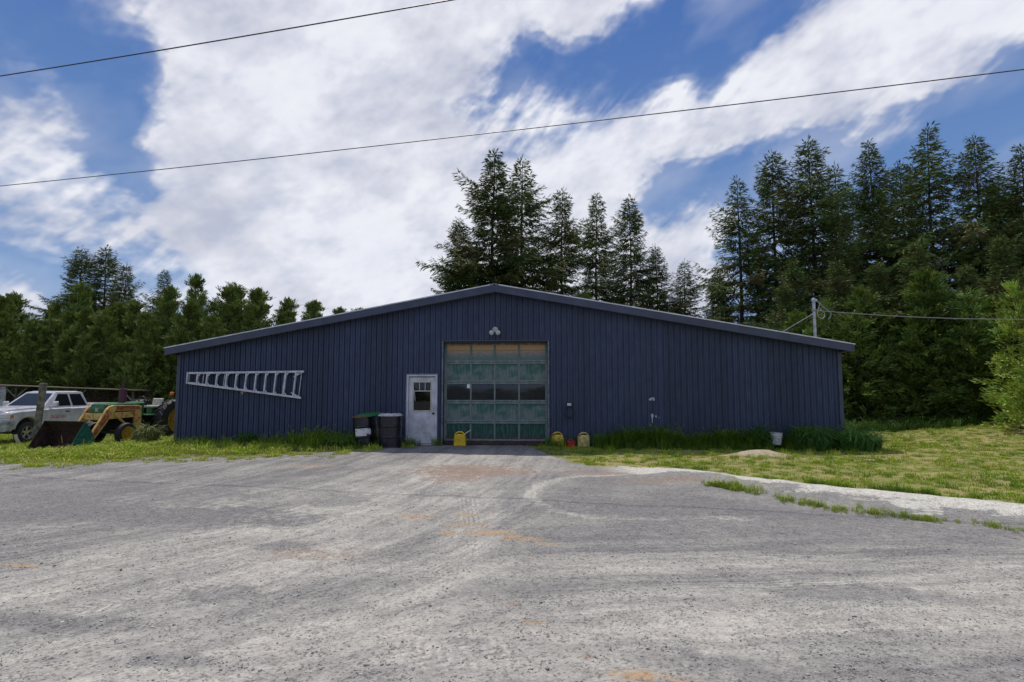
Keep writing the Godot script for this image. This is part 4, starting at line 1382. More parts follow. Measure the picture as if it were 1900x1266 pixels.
func make_truck() -> void:
	var at := Vector3(-19.3, -0.40, -3.6)
	var t := thing("pickup_truck", "silver four door pickup truck with red lettering on its door", "pickup truck", at, deg_to_rad(-91.0))
	var silver := mat("silver_paint", 0.66, 0.67, 0.70, 0.3, 0.2, "blotch", 0.6)
	silver.clearcoat_enabled = true
	silver.clearcoat = 0.6
	silver.clearcoat_roughness = 0.12
	var lower := mat("silver_lower", 0.40, 0.41, 0.40, 0.5, 0.1, "stain", 0.7)
	var tint := mat("tinted_glass", 0.012, 0.014, 0.018, 0.04, 0.0, "")
	tint.metallic_specular = 0.55
	var black := mat("black_plastic", 0.012, 0.012, 0.014)
	# body with both wheel arches cut in
	var pg := PackedVector2Array([Vector2(0.80, 0.56), Vector2(0.86, 0.68), Vector2(0.86, 1.06), Vector2(0.80, 1.20), Vector2(0.55, 1.25), Vector2(-0.75, 1.31), Vector2(-2.84, 1.34), Vector2(-2.86, 1.46), Vector2(-4.83, 1.46), Vector2(-4.86, 1.40), Vector2(-4.86, 0.68), Vector2(-4.80, 0.58)])
	var ra := arch(-3.57, 0.52, 0.58, 12)
	ra.reverse()
	pg.append_array(ra)
	var fa := arch(0.0, 0.52, 0.56, 12)
	fa.reverse()
	pg.append_array(fa)
	var bs := Shape.new()
	bs.prism(pg, -0.96, 0.96, Transform3D(), 0.05)
	part(t, "body", bs, silver)
	var hd := Shape.new()
	hd.prism(PackedVector2Array([Vector2(0.84, 1.1), Vector2(0.82, 1.27), Vector2(0.60, 1.36), Vector2(-0.2, 1.41), Vector2(-0.78, 1.42), Vector2(-0.78, 1.2)]), -0.66, 0.66, Transform3D(), 0.07)
	part(t, "hood", hd, silver)
	# cab
	var cb := Shape.new()
	var b0 := 1.32
	var b1 := 1.95
	var lo := [Vector3(-0.62, b0, -0.88), Vector3(-0.62, b0, 0.88), Vector3(-2.86, b0, 0.90), Vector3(-2.86, b0, -0.90)]
	var hi := [Vector3(-1.42, b1, -0.66), Vector3(-1.42, b1, 0.66), Vector3(-2.66, b1, 0.70), Vector3(-2.66, b1, -0.70)]
	var up := [Vector3(-1.62, b1 + 0.05, -0.50), Vector3(-1.62, b1 + 0.05, 0.50), Vector3(-2.50, b1 + 0.045, 0.54), Vector3(-2.50, b1 + 0.045, -0.54)]
	var mid := Vector3(-1.9, 1.6, 0)
	for i in 4:
		var j := (i + 1) % 4
		cb.quad(lo[i], lo[j], hi[j], hi[i], (lo[i] + hi[j]) * 0.5 - mid)
		cb.quad(hi[i], hi[j], up[j], up[i], (hi[i] + up[j]) * 0.5 - mid)
	cb.quad(up[0], up[1], up[2], up[3], Vector3.UP)
	var cab := part(t, "cab", cb, silver)
	# glass, set a little proud of the cab
	var pane := func(nm: String, a: Vector3, b: Vector3, c: Vector3, d: Vector3, f: Array) -> void:
		var q := func(u: float, w: float) -> Vector3:
			return a.lerp(b, u).lerp(d.lerp(c, u), w)
		var out := ((a + b + c + d) / 4.0 - mid).normalized() * 0.008
		var s := Shape.new()
		s.quad(q.call(f[0], f[2]) + out, q.call(f[1], f[2]) + out, q.call(f[5], f[3]) + out, q.call(f[4], f[3]) + out, out)
		part(cab, nm, s, tint)
	pane.call("windshield", lo[0], lo[1], hi[1], hi[0], [0.05, 0.95, 0.1, 0.93, 0.08, 0.92])
	pane.call("rear_window", lo[2], lo[3], hi[3], hi[2], [0.08, 0.92, 0.25, 0.88, 0.1, 0.9])
	for sd in [0, 1]:
		var a: Vector3 = lo[0] if sd == 0 else lo[1]
		var b: Vector3 = lo[3] if sd == 0 else lo[2]
		var c: Vector3 = hi[3] if sd == 0 else hi[2]
		var d: Vector3 = hi[0] if sd == 0 else hi[1]
		pane.call("side_window", a, b, c, d, [0.17, 0.585, 0.12, 0.88, 0.10, 0.43])
		pane.call("side_window", a, b, c, d, [0.63, 0.955, 0.12, 0.88, 0.50, 0.90])
	for sd in [-1.0, 1.0]:
		# doors
		for e in [[-0.80, -1.86, 0], [-1.885, -2.82, 1]]:
			var dp := Shape.new()
			var poly_d := PackedVector2Array([Vector2(e[0], 0.62), Vector2(e[0], 1.28), Vector2(e[1], 1.30), Vector2(e[1], 0.62)])
			dp.prism(poly_d, 0.955 * sd if sd > 0 else -0.972, 0.972 if sd > 0 else -0.955, Transform3D(), 0.006)
			var dr := part(t, "door", dp, silver)
			var hn := Shape.new()
			hn.bx(Vector3(e[1] + 0.17, 1.17, 0.985 * sd), Vector3(0.19, 0.045, 0.03), 0.01)
			part(dr, "handle", hn, black)
			if e[2] == 0:
				# blurred red lettering: two words of short strokes
				var lt := Shape.new()
				var r := RandomNumberGenerator.new()
				r.seed = 17
				var x: float = -0.92
				for k in 8:
					if k == 5:
						x -= 0.07
					lt.bx(Vector3(x, 0.98, 0.974 * sd), Vector3(0.02, 0.12, 0.004))
					lt.bx(Vector3(x - 0.035, 1.035 - 0.05 * (k % 2), 0.974 * sd), Vector3(0.05, 0.022, 0.004))
					lt.bx(Vector3(x - 0.035, 0.932, 0.974 * sd), Vector3(0.05, 0.022, 0.004))
					x -= 0.085
				part(dr, "lettering", lt, mat("red_decal", 0.40, 0.03, 0.07, 0.5, 0.0, ""))
		var mr := Shape.new()
		mr.bx(Vector3(-0.98, 1.47, 1.09 * sd), Vector3(0.16, 0.24, 0.20), 0.04)
		mr.bx(Vector3(-0.98, 1.39, 0.96 * sd), Vector3(0.05, 0.05, 0.2), 0.01)
		part(t, "side_mirror", mr, silver)
		# flares over the wheels
		for cx in [0.0, -3.57]:
			var fl := Shape.new()
			fl.lathe([Vector2(0.505, 0.0), Vector2(0.505, 0.05), Vector2(0.54, 0.055), Vector2(0.60, 0.02), Vector2(0.61, 0.0)], 20, Transform3D(Basis(Vector3.RIGHT, PI / 2 * sd), Vector3(cx, 0.47, 0.955 * sd)), 0.15 if sd > 0 else -0.15, PI - 0.15 if sd > 0 else -PI + 0.15)
			part(t, "fender_flare", fl, silver)
		var hl := Shape.new()
		hl.bx(Vector3(0.80, 1.07, 0.74 * sd), Vector3(0.16, 0.22, 0.40), 0.04)
		part(t, "headlight", hl, mat("lamp_glass", 0.55, 0.57, 0.58, 0.08, 0.3, ""))
		var si := Shape.new()
		si.bx(Vector3(0.72, 1.05, 0.935 * sd), Vector3(0.17, 0.15, 0.06), 0.02)
		part(t, "turn_signal", si, mat("amber_lens", 0.55, 0.18, 0.04, 0.2, 0.0, ""))
		for cx in [0.0, -3.57]:
			add_wheel(t, Vector3(cx, 0.42, 0.82 * sd), 0.42, 0.25, 0.27, mat("alloy", 0.50, 0.50, 0.50, 0.3, 0.7, "blotch", 3.0), 5, 0, sd)
		var tl := Shape.new()
		tl.bx(Vector3(-4.84, 1.15, 0.87 * sd), Vector3(0.06, 0.42, 0.15), 0.015)
		part(t, "tail_light", tl, mat("red_lens", 0.25, 0.012, 0.01, 0.2, 0.0, ""))
	var bp := Shape.new()
	bp.prism(PackedVector2Array([Vector2(0.70, 0.48), Vector2(0.97, 0.50), Vector2(0.99, 0.82), Vector2(0.88, 0.92), Vector2(0.56, 0.92), Vector2(0.51, 0.70)]), -0.98, 0.98, Transform3D(), 0.05)
	part(t, "front_bumper", bp, lower)
	var rb := Shape.new()
	rb.bx(Vector3(-4.95, 0.62, 0), Vector3(0.18, 0.2, 1.9), 0.03)
	part(t, "rear_bumper", rb, mat("chrome", 0.6, 0.6, 0.6, 0.2, 0.9, ""))
	var gr := Shape.new()
	gr.bx(Vector3(0.875, 1.08, 0), Vector3(0.06, 0.30, 1.0), 0.02)
	part(t, "grille", gr, mat("chrome", 0.6, 0.6, 0.6))
	var un := Shape.new()
	un.bx(Vector3(-2.0, 0.56, 0), Vector3(5.2, 0.18, 1.1))
	for cx in [0.0, -3.57]:
		un.tube(PackedVector3Array([Vector3(cx, 0.42, -0.7), Vector3(cx, 0.42, 0.7)]), 0.06, 10)
		un.bx(Vector3(cx, 0.80, 0), Vector3(1.04, 0.4, 1.3))
	part(t, "chassis", un, black)

func make_tractor() -> void:
	var at := Vector3(-13.99, land(-13.99, -2.28) + 0.02, -2.28)
	var t := thing("loader_tractor", "old green and yellow farm tractor with a front loader", "tractor", at, deg_to_rad(-100.7))
	var green := mat("tractor_green", 0.026, 0.175, 0.055, 0.4, 0.0, "stain", 1.2)
	var dark := mat("greasy_iron", 0.02, 0.028, 0.02, 0.6, 0.2, "stain", 1.5)
	var yellow := mat("rim_yellow", 0.58, 0.36, 0.03, 0.5, 0.0, "stain", 1.8)
	var tan_ := worn("loader_paint", "loader_wear", [0.0, 0.45, 0.62, 0.74, 1.0], [lin(0.56, 0.38, 0.11), lin(0.62, 0.43, 0.14), lin(0.56, 0.36, 0.10), lin(0.40, 0.17, 0.055), lin(0.26, 0.08, 0.035)], 0.6, 0.7)
	var red := worn("loader_red", "loader_red_wear", [0.0, 0.45, 0.6, 1.0], [lin(0.24, 0.05, 0.028), lin(0.30, 0.07, 0.035), lin(0.36, 0.15, 0.06), lin(0.42, 0.28, 0.11)], 0.6, 0.9)
	var hd := Shape.new()
	hd.prism(PackedVector2Array([Vector2(0.46, 0.92), Vector2(0.50, 1.28), Vector2(0.46, 1.40), Vector2(0.30, 1.45), Vector2(-1.12, 1.48), Vector2(-1.12, 0.95)]), -0.28, 0.28, Transform3D(), 0.05)
	part(t, "hood", hd, green)
	var gf := Shape.new()
	gf.prism(PackedVector2Array([Vector2(0.38, 0.80), Vector2(0.55, 0.84), Vector2(0.575, 1.26), Vector2(0.52, 1.42), Vector2(0.38, 1.46)]), -0.31, 0.31, Transform3D(), 0.03)
	var gr := part(t, "nose", gf, green)
	var hl := Shape.new()
	hl.bx(Vector3(0.572, 1.22, -0.02), Vector3(0.03, 0.11, 0.13), 0.008)
	part(gr, "emblem", hl, mat("pale_emblem", 0.50, 0.47, 0.33, 0.5, 0.0, "blotch", 3.0))
	var en := Shape.new()
	en.bx(Vector3(-0.45, 0.78, 0), Vector3(1.5, 0.40, 0.36), 0.03)
	en.bx(Vector3(-1.5, 0.76, 0), Vector3(0.9, 0.42, 0.44), 0.04)
	en.bx(Vector3(0.12, 0.60, 0), Vector3(0.75, 0.22, 0.40), 0.03)
	for k in 4:
		en.tube(PackedVector3Array([Vector3(-0.2 - 0.22 * k, 0.92, -0.17), Vector3(-0.2 - 0.22 * k, 0.92, -0.25), Vector3(-0.2 - 0.22 * k, 0.80, -0.27)]), 0.03, 8)
	part(t, "engine", en, dark)
	var fx := Shape.new()
	fx.bar(Vector3(0, 0.42, -0.62), Vector3(0, 0.42, 0.62), 0.1, 0.1, 0.01)
	part(t, "front_axle", fx, dark)
	var rx := Shape.new()
	rx.tube(PackedVector3Array([Vector3(-1.95, 0.77, -0.8), Vector3(-1.95, 0.77, 0.8)]), 0.11, 14)
	part(t, "rear_axle", rx, green)
	for sd in [-1.0, 1.0]:
		add_wheel(t, Vector3(0, 0.38, 0.70 * sd), 0.38, 0.235, 0.24, yellow, 0, 0, sd)
		add_wheel(t, Vector3(-1.95, 0.77, 0.80 * sd), 0.77, 0.45, 0.42, yellow, 0, 20, sd)
		var fe := Shape.new()
		fe.lathe([Vector2(0.80, -0.17), Vector2(0.83, -0.19), Vector2(0.85, 0.0), Vector2(0.83, 0.19), Vector2(0.80, 0.17)], 14, Transform3D(Basis(Vector3.RIGHT, PI / 2), Vector3(-1.95, 0.77, 0.62 * sd)), PI * 0.75, PI * 0.38)
		part(t, "fender", fe, green)
		# loader tower, arm and ram
		var tw := Shape.new()
		tw.bx(Vector3(-0.68, 0.86, 0.42 * sd), Vector3(0.26, 0.86, 0.12), 0.012)
		tw.bx(Vector3(-0.68, 0.50, 0.40 * sd), Vector3(0.46, 0.12, 0.2), 0.01)
		tw.bx(Vector3(-1.2, 0.47, 0.42 * sd), Vector3(0.7, 0.07, 0.08), 0.008)
		tw.bar(Vector3(-0.6, 1.04, 0.42 * sd), Vector3(0.52, 1.0, 0.42 * sd), 0.09, 0.2, 0.01)
		part(t, "loader_tower", tw, tan_)
		var am := Shape.new()
		am.prism(PackedVector2Array([Vector2(-0.80, 1.18), Vector2(-0.80, 1.32), Vector2(-0.68, 1.36), Vector2(0.32, 1.38), Vector2(0.48, 1.34), Vector2(0.58, 1.25), Vector2(1.22, 0.24), Vector2(1.2, 0.12), Vector2(1.1, 0.1), Vector2(0.40, 1.0), Vector2(0.26, 1.18), Vector2(-0.2, 1.18)]), 0.44 * sd - 0.05, 0.44 * sd + 0.05, Transform3D(), 0.008)
		var arm := part(t, "loader_arm", am, tan_)
		var pl := Shape.new()
		pl.prism(PackedVector2Array([Vector2(-0.74, 1.22), Vector2(-0.66, 1.33), Vector2(0.26, 1.35), Vector2(0.10, 1.21), Vector2(-0.2, 1.21)]), 0.44 * sd + sd * 0.0505, 0.44 * sd + sd * 0.056)
		pl.prism(PackedVector2Array([Vector2(0.64, 1.1), Vector2(1.18, 0.23), Vector2(1.16, 0.15), Vector2(1.10, 0.17), Vector2(0.56, 0.88)]), 0.44 * sd + sd * 0.0505, 0.44 * sd + sd * 0.056)
		part(arm, "faded_red_paint", pl, red)
		var cy := Shape.new()
		cy.tube(PackedVector3Array([Vector3(-0.15, 0.72, 0.47 * sd), Vector3(0.2, 1.0, 0.47 * sd)]), 0.04, 10)
		cy.tube(PackedVector3Array([Vector3(0.2, 1.0, 0.47 * sd), Vector3(0.42, 1.2, 0.47 * sd)]), 0.022, 8)
		part(t, "lift_cylinder", cy, tan_)
	var cr := Shape.new()
	cr.bx(Vector3(0.60, 0.99, 0.02), Vector3(0.13, 0.22, 0.86), 0.012)
	part(t, "crossbeam", cr, tan_)
	var sw := Shape.new()
	var ring := PackedVector3Array()
	for i in 21:
		var a := TAU * i / 20.0
		ring.append(Vector3(-1.3 + cos(a) * 0.09, 1.50 + cos(a) * 0.17, sin(a) * 0.2))
	sw.tube(ring, 0.014, 6, false)
	sw.tube(PackedVector3Array([Vector3(-1.05, 1.3, 0), Vector3(-1.3, 1.5, 0)]), 0.022, 8)
	part(t, "steering_wheel", sw, mat("black_plastic", 0.012, 0.012, 0.014))
	var se := Shape.new()
	se.bx(Vector3(-1.72, 1.28, 0), Vector3(0.46, 0.10, 0.5), 0.035)
	se.bx(Vector3(-1.95, 1.44, 0), Vector3(0.1, 0.3, 0.5), 0.035, Vector3(0, 0, 10))
	part(t, "seat", se, mat("pale_seat", 0.55, 0.54, 0.42, 0.6, 0.0, "stain", 2.0))
	var sp := Shape.new()
	sp.bx(Vector3(-1.7, 1.1, 0), Vector3(0.3, 0.3, 0.25), 0.02)
	sp.bx(Vector3(-1.35, 0.98, 0), Vector3(0.6, 0.05, 0.9), 0.01)
	part(t, "seat_support", sp, green)
	var mf := Shape.new()
	mf.tube(PackedVector3Array([Vector3(-0.42, 1.44, 0), Vector3(-0.42, 1.54, 0)]), 0.04, 10)
	mf.lathe([Vector2(0.04, 1.44), Vector2(0.12, 1.46), Vector2(0.125, 1.93), Vector2(0.11, 1.96), Vector2(0.03, 1.97)], 18, Transform3D(Basis(), Vector3(-0.42, 0, 0)))
	var ms := part(t, "muffler", mf, worn("maroon_rust", "muffler_rust", [0.0, 0.5, 1.0], [lin(0.055, 0.016, 0.035), lin(0.085, 0.026, 0.05), lin(0.12, 0.05, 0.05)], 0.8, 1.5))
	var ex := Shape.new()
	ex.tube(PackedVector3Array([Vector3(-0.42, 1.96, 0), Vector3(-0.42, 2.22, 0)]), 0.035, 10)
	part(ms, "exhaust_pipe", ex, made["maroon_rust"])
	var wl := Shape.new()
	wl.tube(PackedVector3Array([Vector3(-2.0, 1.4, -0.6), Vector3(-2.0, 1.72, -0.6)]), 0.014, 8)
	part(t, "lamp_stalk", wl, dark)
	var wo := Shape.new()
	wo.lathe([Vector2(0.0, 0.0), Vector2(0.07, 0.0), Vector2(0.075, 0.02), Vector2(0.07, 0.1), Vector2(0.04, 0.135), Vector2(0.0, 0.14)], 16, Transform3D(Basis(), Vector3(-2.0, 1.70, -0.6)))
	part(t, "warning_lamp", wo, mat("orange_lens", 0.62, 0.11, 0.02, 0.3, 0.0, ""))
	# bucket: curved back, floor and two side plates, open towards the front
	var prof: Array[Vector2] = [Vector2(1.66, 0.88), Vector2(1.50, 0.70), Vector2(1.38, 0.50), Vector2(1.30, 0.30), Vector2(1.28, 0.14), Vector2(1.38, 0.04), Vector2(1.7, 0.0), Vector2(2.16, 0.0)]
	var sh := Shape.new()
	for i in prof.size() - 1:
		var a := prof[i]
		var b := prof[i + 1]
		var nrm := Vector2(b.y - a.y, a.x - b.x).normalized()
		for k in [0.0, 0.014]:
			var o: Vector2 = nrm * k
			sh.quad(Vector3(a.x + o.x, a.y + o.y, -0.86), Vector3(b.x + o.x, b.y + o.y, -0.86), Vector3(b.x + o.x, b.y + o.y, 0.86), Vector3(a.x + o.x, a.y + o.y, 0.86), Vector3(nrm.x, nrm.y, 0) * (1.0 if k > 0.0 else -1.0))
	sh.bar(Vector3(1.66, 0.885, -0.87), Vector3(1.66, 0.885, 0.87), 0.05, 0.03, 0.004)
	sh.bar(Vector3(2.14, 0.01, -0.87), Vector3(2.14, 0.01, 0.87), 0.12, 0.025, 0.004)
	var bucket := part(t, "bucket", sh, worn("bucket_rust", "bucket_rust", [0.0, 0.45, 0.7, 1.0], [lin(0.012, 0.009, 0.008), lin(0.024, 0.013, 0.010), lin(0.05, 0.022, 0.015), lin(0.10, 0.042, 0.03)], 0.8, 0.8))
	for sd in [-1.0, 1.0]:
		var sp2 := Shape.new()
		var pp := PackedVector2Array(prof)
		sp2.prism(pp, 0.865 * sd - 0.008, 0.865 * sd + 0.008)
		part(bucket, "side_plate", sp2, mat("teal_paint", 0.012, 0.135, 0.10, 0.5, 0.0, "stain", 1.6) if sd < 0.0 else made["bucket_rust"])
	for sd in [-1.0, 1.0]:
		var br := Shape.new()
		br.prism(PackedVector2Array([Vector2(1.08, 0.1), Vector2(1.28, 0.08), Vector2(1.36, 0.52), Vector2(1.26, 0.44)]), 0.44 * sd + 0.06, 0.44 * sd + 0.085)
		part(bucket, "hinge_lug", br, tan_)

func make_yard_background() -> void:
	# low open shed behind the pickup
	var y := -0.42
	var t := thing("open_shed", "low open shed with a pale corrugated end behind the pickup", "shed", Vector3(-23.0, y, -10.2), deg_to_rad(17.0))
	var grey_w := mat("shed_wood", 0.10, 0.085, 0.07, 0.85, 0.0, "grain", 1.0)
	var rf := Shape.new()
	rf.prism(PackedVector2Array([Vector2(-5.2, 2.36), Vector2(3.4, 2.02), Vector2(3.4, 2.045), Vector2(-5.2, 2.40)]), -2.4, 0.2, Transform3D(), 0.0)
	part(t, "roof", rf, worn("shed_roof_rust", "shed_roof", [0.0, 0.5, 1.0], [lin(0.07, 0.055, 0.05), lin(0.05, 0.036, 0.03), lin(0.03, 0.02, 0.016)], 0.7, 0.6))
	for x in [-4.9, -2.0, 0.6, 3.2]:
		var p := Shape.new()
		var hgt: float = 2.34 - 0.0396 * (x + 5.0)
		p.bx(Vector3(x, hgt / 2, 0.0), Vector3(0.1, hgt, 0.1), 0.006)
		part(t, "post", p, grey_w)
		if x > -4.0:
			var b := Shape.new()
			for sd in [-1.0, 1.0]:
				if x + sd * 0.5 < 3.4:
					b.bar(Vector3(x + sd * 0.04, hgt - 0.5, 0.0), Vector3(x + sd * 0.45, hgt - 0.06, 0.0), 0.05, 0.05, 0.004)
			part(t, "brace", b, mat("pale_brace", 0.30, 0.29, 0.27, 0.8, 0.0, "grain", 1.0))
	for k in 9:
		var s := Shape.new()
		var x0 := -5.1 + k * 0.3
		for q in 3:
			var xa := x0 + q * 0.1
			var hh := 2.34 - 0.0396 * (xa + 5.0)
			s.quad(Vector3(xa, 0.02, 0.07), Vector3(xa + 0.05, 0.02, 0.09), Vector3(xa + 0.05, hh, 0.09), Vector3(xa, hh, 0.07), Vector3(0, 0, 1))
			s.quad(Vector3(xa + 0.05, 0.02, 0.09), Vector3(xa + 0.1, 0.02, 0.07), Vector3(xa + 0.1, hh, 0.07), Vector3(xa + 0.05, hh, 0.09), Vector3(0, 0, 1))
		part(t, "corrugated_sheet", s, mat("pale_sheet", 0.42, 0.44, 0.47, 0.5, 0.2, "stain", 1.0))
	var bk := Shape.new()
	bk.bx(Vector3(-0.9, 0.95, -2.3), Vector3(8.4, 1.9, 0.06))
	part(t, "back_wall", bk, grey_w)
	var c := thing("blue_bin", "blue steel bin with a lid standing beyond the pickup bed", "bin", Vector3(-20.6, land(-20.6, -8.6), -8.6), 0.2)
	var cs := Shape.new()
	cs.prism(PackedVector2Array([Vector2(-0.62, 0.0), Vector2(0.62, 0.0), Vector2(0.75, 1.3), Vector2(-0.75, 1.3)]), -0.5, 0.5, Transform3D(), 0.02)
	for k in 3:
		cs.bx(Vector3(-0.4 + 0.4 * k, 0.65, 0.51), Vector3(0.06, 1.2, 0.04), 0.006)
	part(c, "tub", cs, mat("blue_paint", 0.012, 0.022, 0.12, 0.45, 0.1, "stain", 1.2))
	var cl := Shape.new()
	cl.bx(Vector3(0, 1.335, 0), Vector3(1.62, 0.07, 1.12), 0.02)
	part(c, "lid", cl, mat("blue_lid", 0.02, 0.035, 0.16, 0.4, 0.0, "blotch", 1.0))

# ------------------------------------------------------------------ plants
class Leaves:
	var v := PackedVector3Array()
	var c := PackedColorArray()
	# a flat pointed spray from p along d
	func spray(p: Vector3, d: Vector3, l: float, w: float, side: Vector3, col: Color) -> void:
		var m := p + d * (l * 0.45)
		var s := side * (w * 0.5)
		var e := p + d * l
		v.append_array([p, m + s, e, p, e, m - s])
		for i in 6:
			c.append(col)
	func mesh() -> ArrayMesh:
		var a := []
		a.resize(Mesh.ARRAY_MAX)
		a[Mesh.ARRAY_VERTEX] = v
		a[Mesh.ARRAY_COLOR] = c
		var m := ArrayMesh.new()
		m.add_surface_from_arrays(Mesh.PRIMITIVE_TRIANGLES, a)
		return m

func rand_dir(r: RandomNumberGenerator) -> Vector3:
	var y := r.randf_range(-1.0, 1.0)
	var a := r.randf() * TAU
	var q := sqrt(1.0 - y * y)
	return Vector3(cos(a) * q, y, sin(a) * q)

# a spruce: whorls of boughs, each a hanging curtain of sprays with an upturned tip; returns [crown, wood]
func spruce_meshes(seed_: int, H: float, R: float, dense: float, tops: int) -> Array:
	var r := RandomNumberGenerator.new()
	r.seed = seed_
	var L := Leaves.new()
	var wood := Shape.new()
	var lean := Vector3(r.randf_range(-0.02, 0.02), 0, r.randf_range(-0.02, 0.02))
	var axis := func(y: float) -> Vector3:
		return Vector3(0, y, 0) + lean * y + Vector3(sin(y * 0.4), 0, cos(y * 0.33)) * 0.06
	var tp := PackedVector3Array()
	for i in 15:
		tp.append(axis.call(H * 0.995 * i / 14.0))
	wood.tube(tp, H * 0.0105, 8, false, 0.014)
	var y := H * 0.05
	while y < H * 0.99:
		var t := y / H
		var reach := minf(7.0 * pow(1.0 - t, 0.92), R * (0.92 + 0.3 * (1.0 - t))) * (0.80 + 0.22 * sin(y * 1.3 + seed_)) + 0.12
		var nb := 6 if t < 0.8 else 5
		var a0 := r.randf() * TAU
		for i in nb:
			if r.randf() < 0.12 * (1.0 - t):
				continue
			var ang := a0 + TAU * i / nb + r.randf_range(-0.45, 0.45)
			var ln := reach * r.randf_range(0.55, 1.12)
			if r.randf() < 0.07:
				ln *= 1.3
			var out := Vector3(cos(ang), 0, sin(ang))
			var side := Vector3(-out.z, 0, out.x)
			var rise := lerpf(-0.05, 1.0, pow(t, 2.2)) + r.randf_range(-0.16, 0.16)
			var droop := lerpf(0.55, 0.15, t)
			var tip := lerpf(0.36, 0.2, t)
			var base: Vector3 = axis.call(y + r.randf_range(-0.12, 0.12))
			var pos := func(s: float) -> Vector3:
				return base + out * ln * s + Vector3.UP * ln * (rise * s - droop * s * s + tip * s * s * s * s)
			var tone := r.randf_range(0.6, 1.4)
			var rust := clampf(r.randf_range(-0.6, 0.75), 0.0, 0.7)
			if t < 0.92:
				wood.tube(PackedVector3Array([pos.call(0.0), pos.call(0.35), pos.call(0.7)]), 0.012 + 0.012 * ln / R, 3, false, 0.006)
			var dist := (0.06 + 0.16 * (1.0 - t)) * ln
			while dist < ln:
				var s := dist / ln
				var p: Vector3 = pos.call(s)
				var ll := (0.30 * ln * (1.0 - s) + 0.22) * r.randf_range(0.7, 1.2)
				for sd in [-1.0, 1.0]:
					var d: Vector3 = (out * 0.55 + side * sd * r.randf_range(0.45, 0.85) + Vector3.DOWN * r.randf_range(0.1, 0.95) * (1.0 - t * 0.9)).normalized()
					var k := maxi(4, int(ll / 0.042))
					for q in k:
						var f := (q + 0.4) / k
						var o := p + d * ll * f + Vector3.DOWN * (ll * f * f * 0.35 * (1.0 - t))
						var dd := (d + rand_dir(r) * 0.5 + Vector3.DOWN * 0.35 * (1.0 - t)).normalized()
						var col := Color(0.088, 0.138, 0.036) * (tone * r.randf_range(0.7, 1.3))
						col = col.lerp(Color(0.125, 0.095, 0.036) * tone, rust)
						L.spray(o, dd, r.randf_range(0.20, 0.36), r.randf_range(0.038, 0.066), dd.cross(rand_dir(r)).normalized(), col)
				dist += 0.17 / dense * r.randf_range(0.8, 1.2)
			for q in 4:
				var e: Vector3 = pos.call(0.9 + 0.03 * q)
				L.spray(e, (out * 0.8 + Vector3.UP * (0.35 + rise) + rand_dir(r) * 0.3).normalized(), 0.28, 0.045, side, Color(0.088, 0.138, 0.036) * tone)
		y += lerpf(0.52, 0.30, t) * r.randf_range(0.7, 1.3) / lerpf(dense, 1.0, 0.5)
	for k in tops:
		var b: Vector3 = axis.call(H * (0.985 - 0.03 * k))
		for q in 6:
			var d := (Vector3.UP * 1.6 + rand_dir(r) * 0.7).normalized()
			L.spray(b + Vector3.UP * 0.1 * q, d, 0.34, 0.04, d.cross(rand_dir(r)).normalized(), Color(0.088, 0.138, 0.036))
	return [L.mesh(), wood.mesh()]

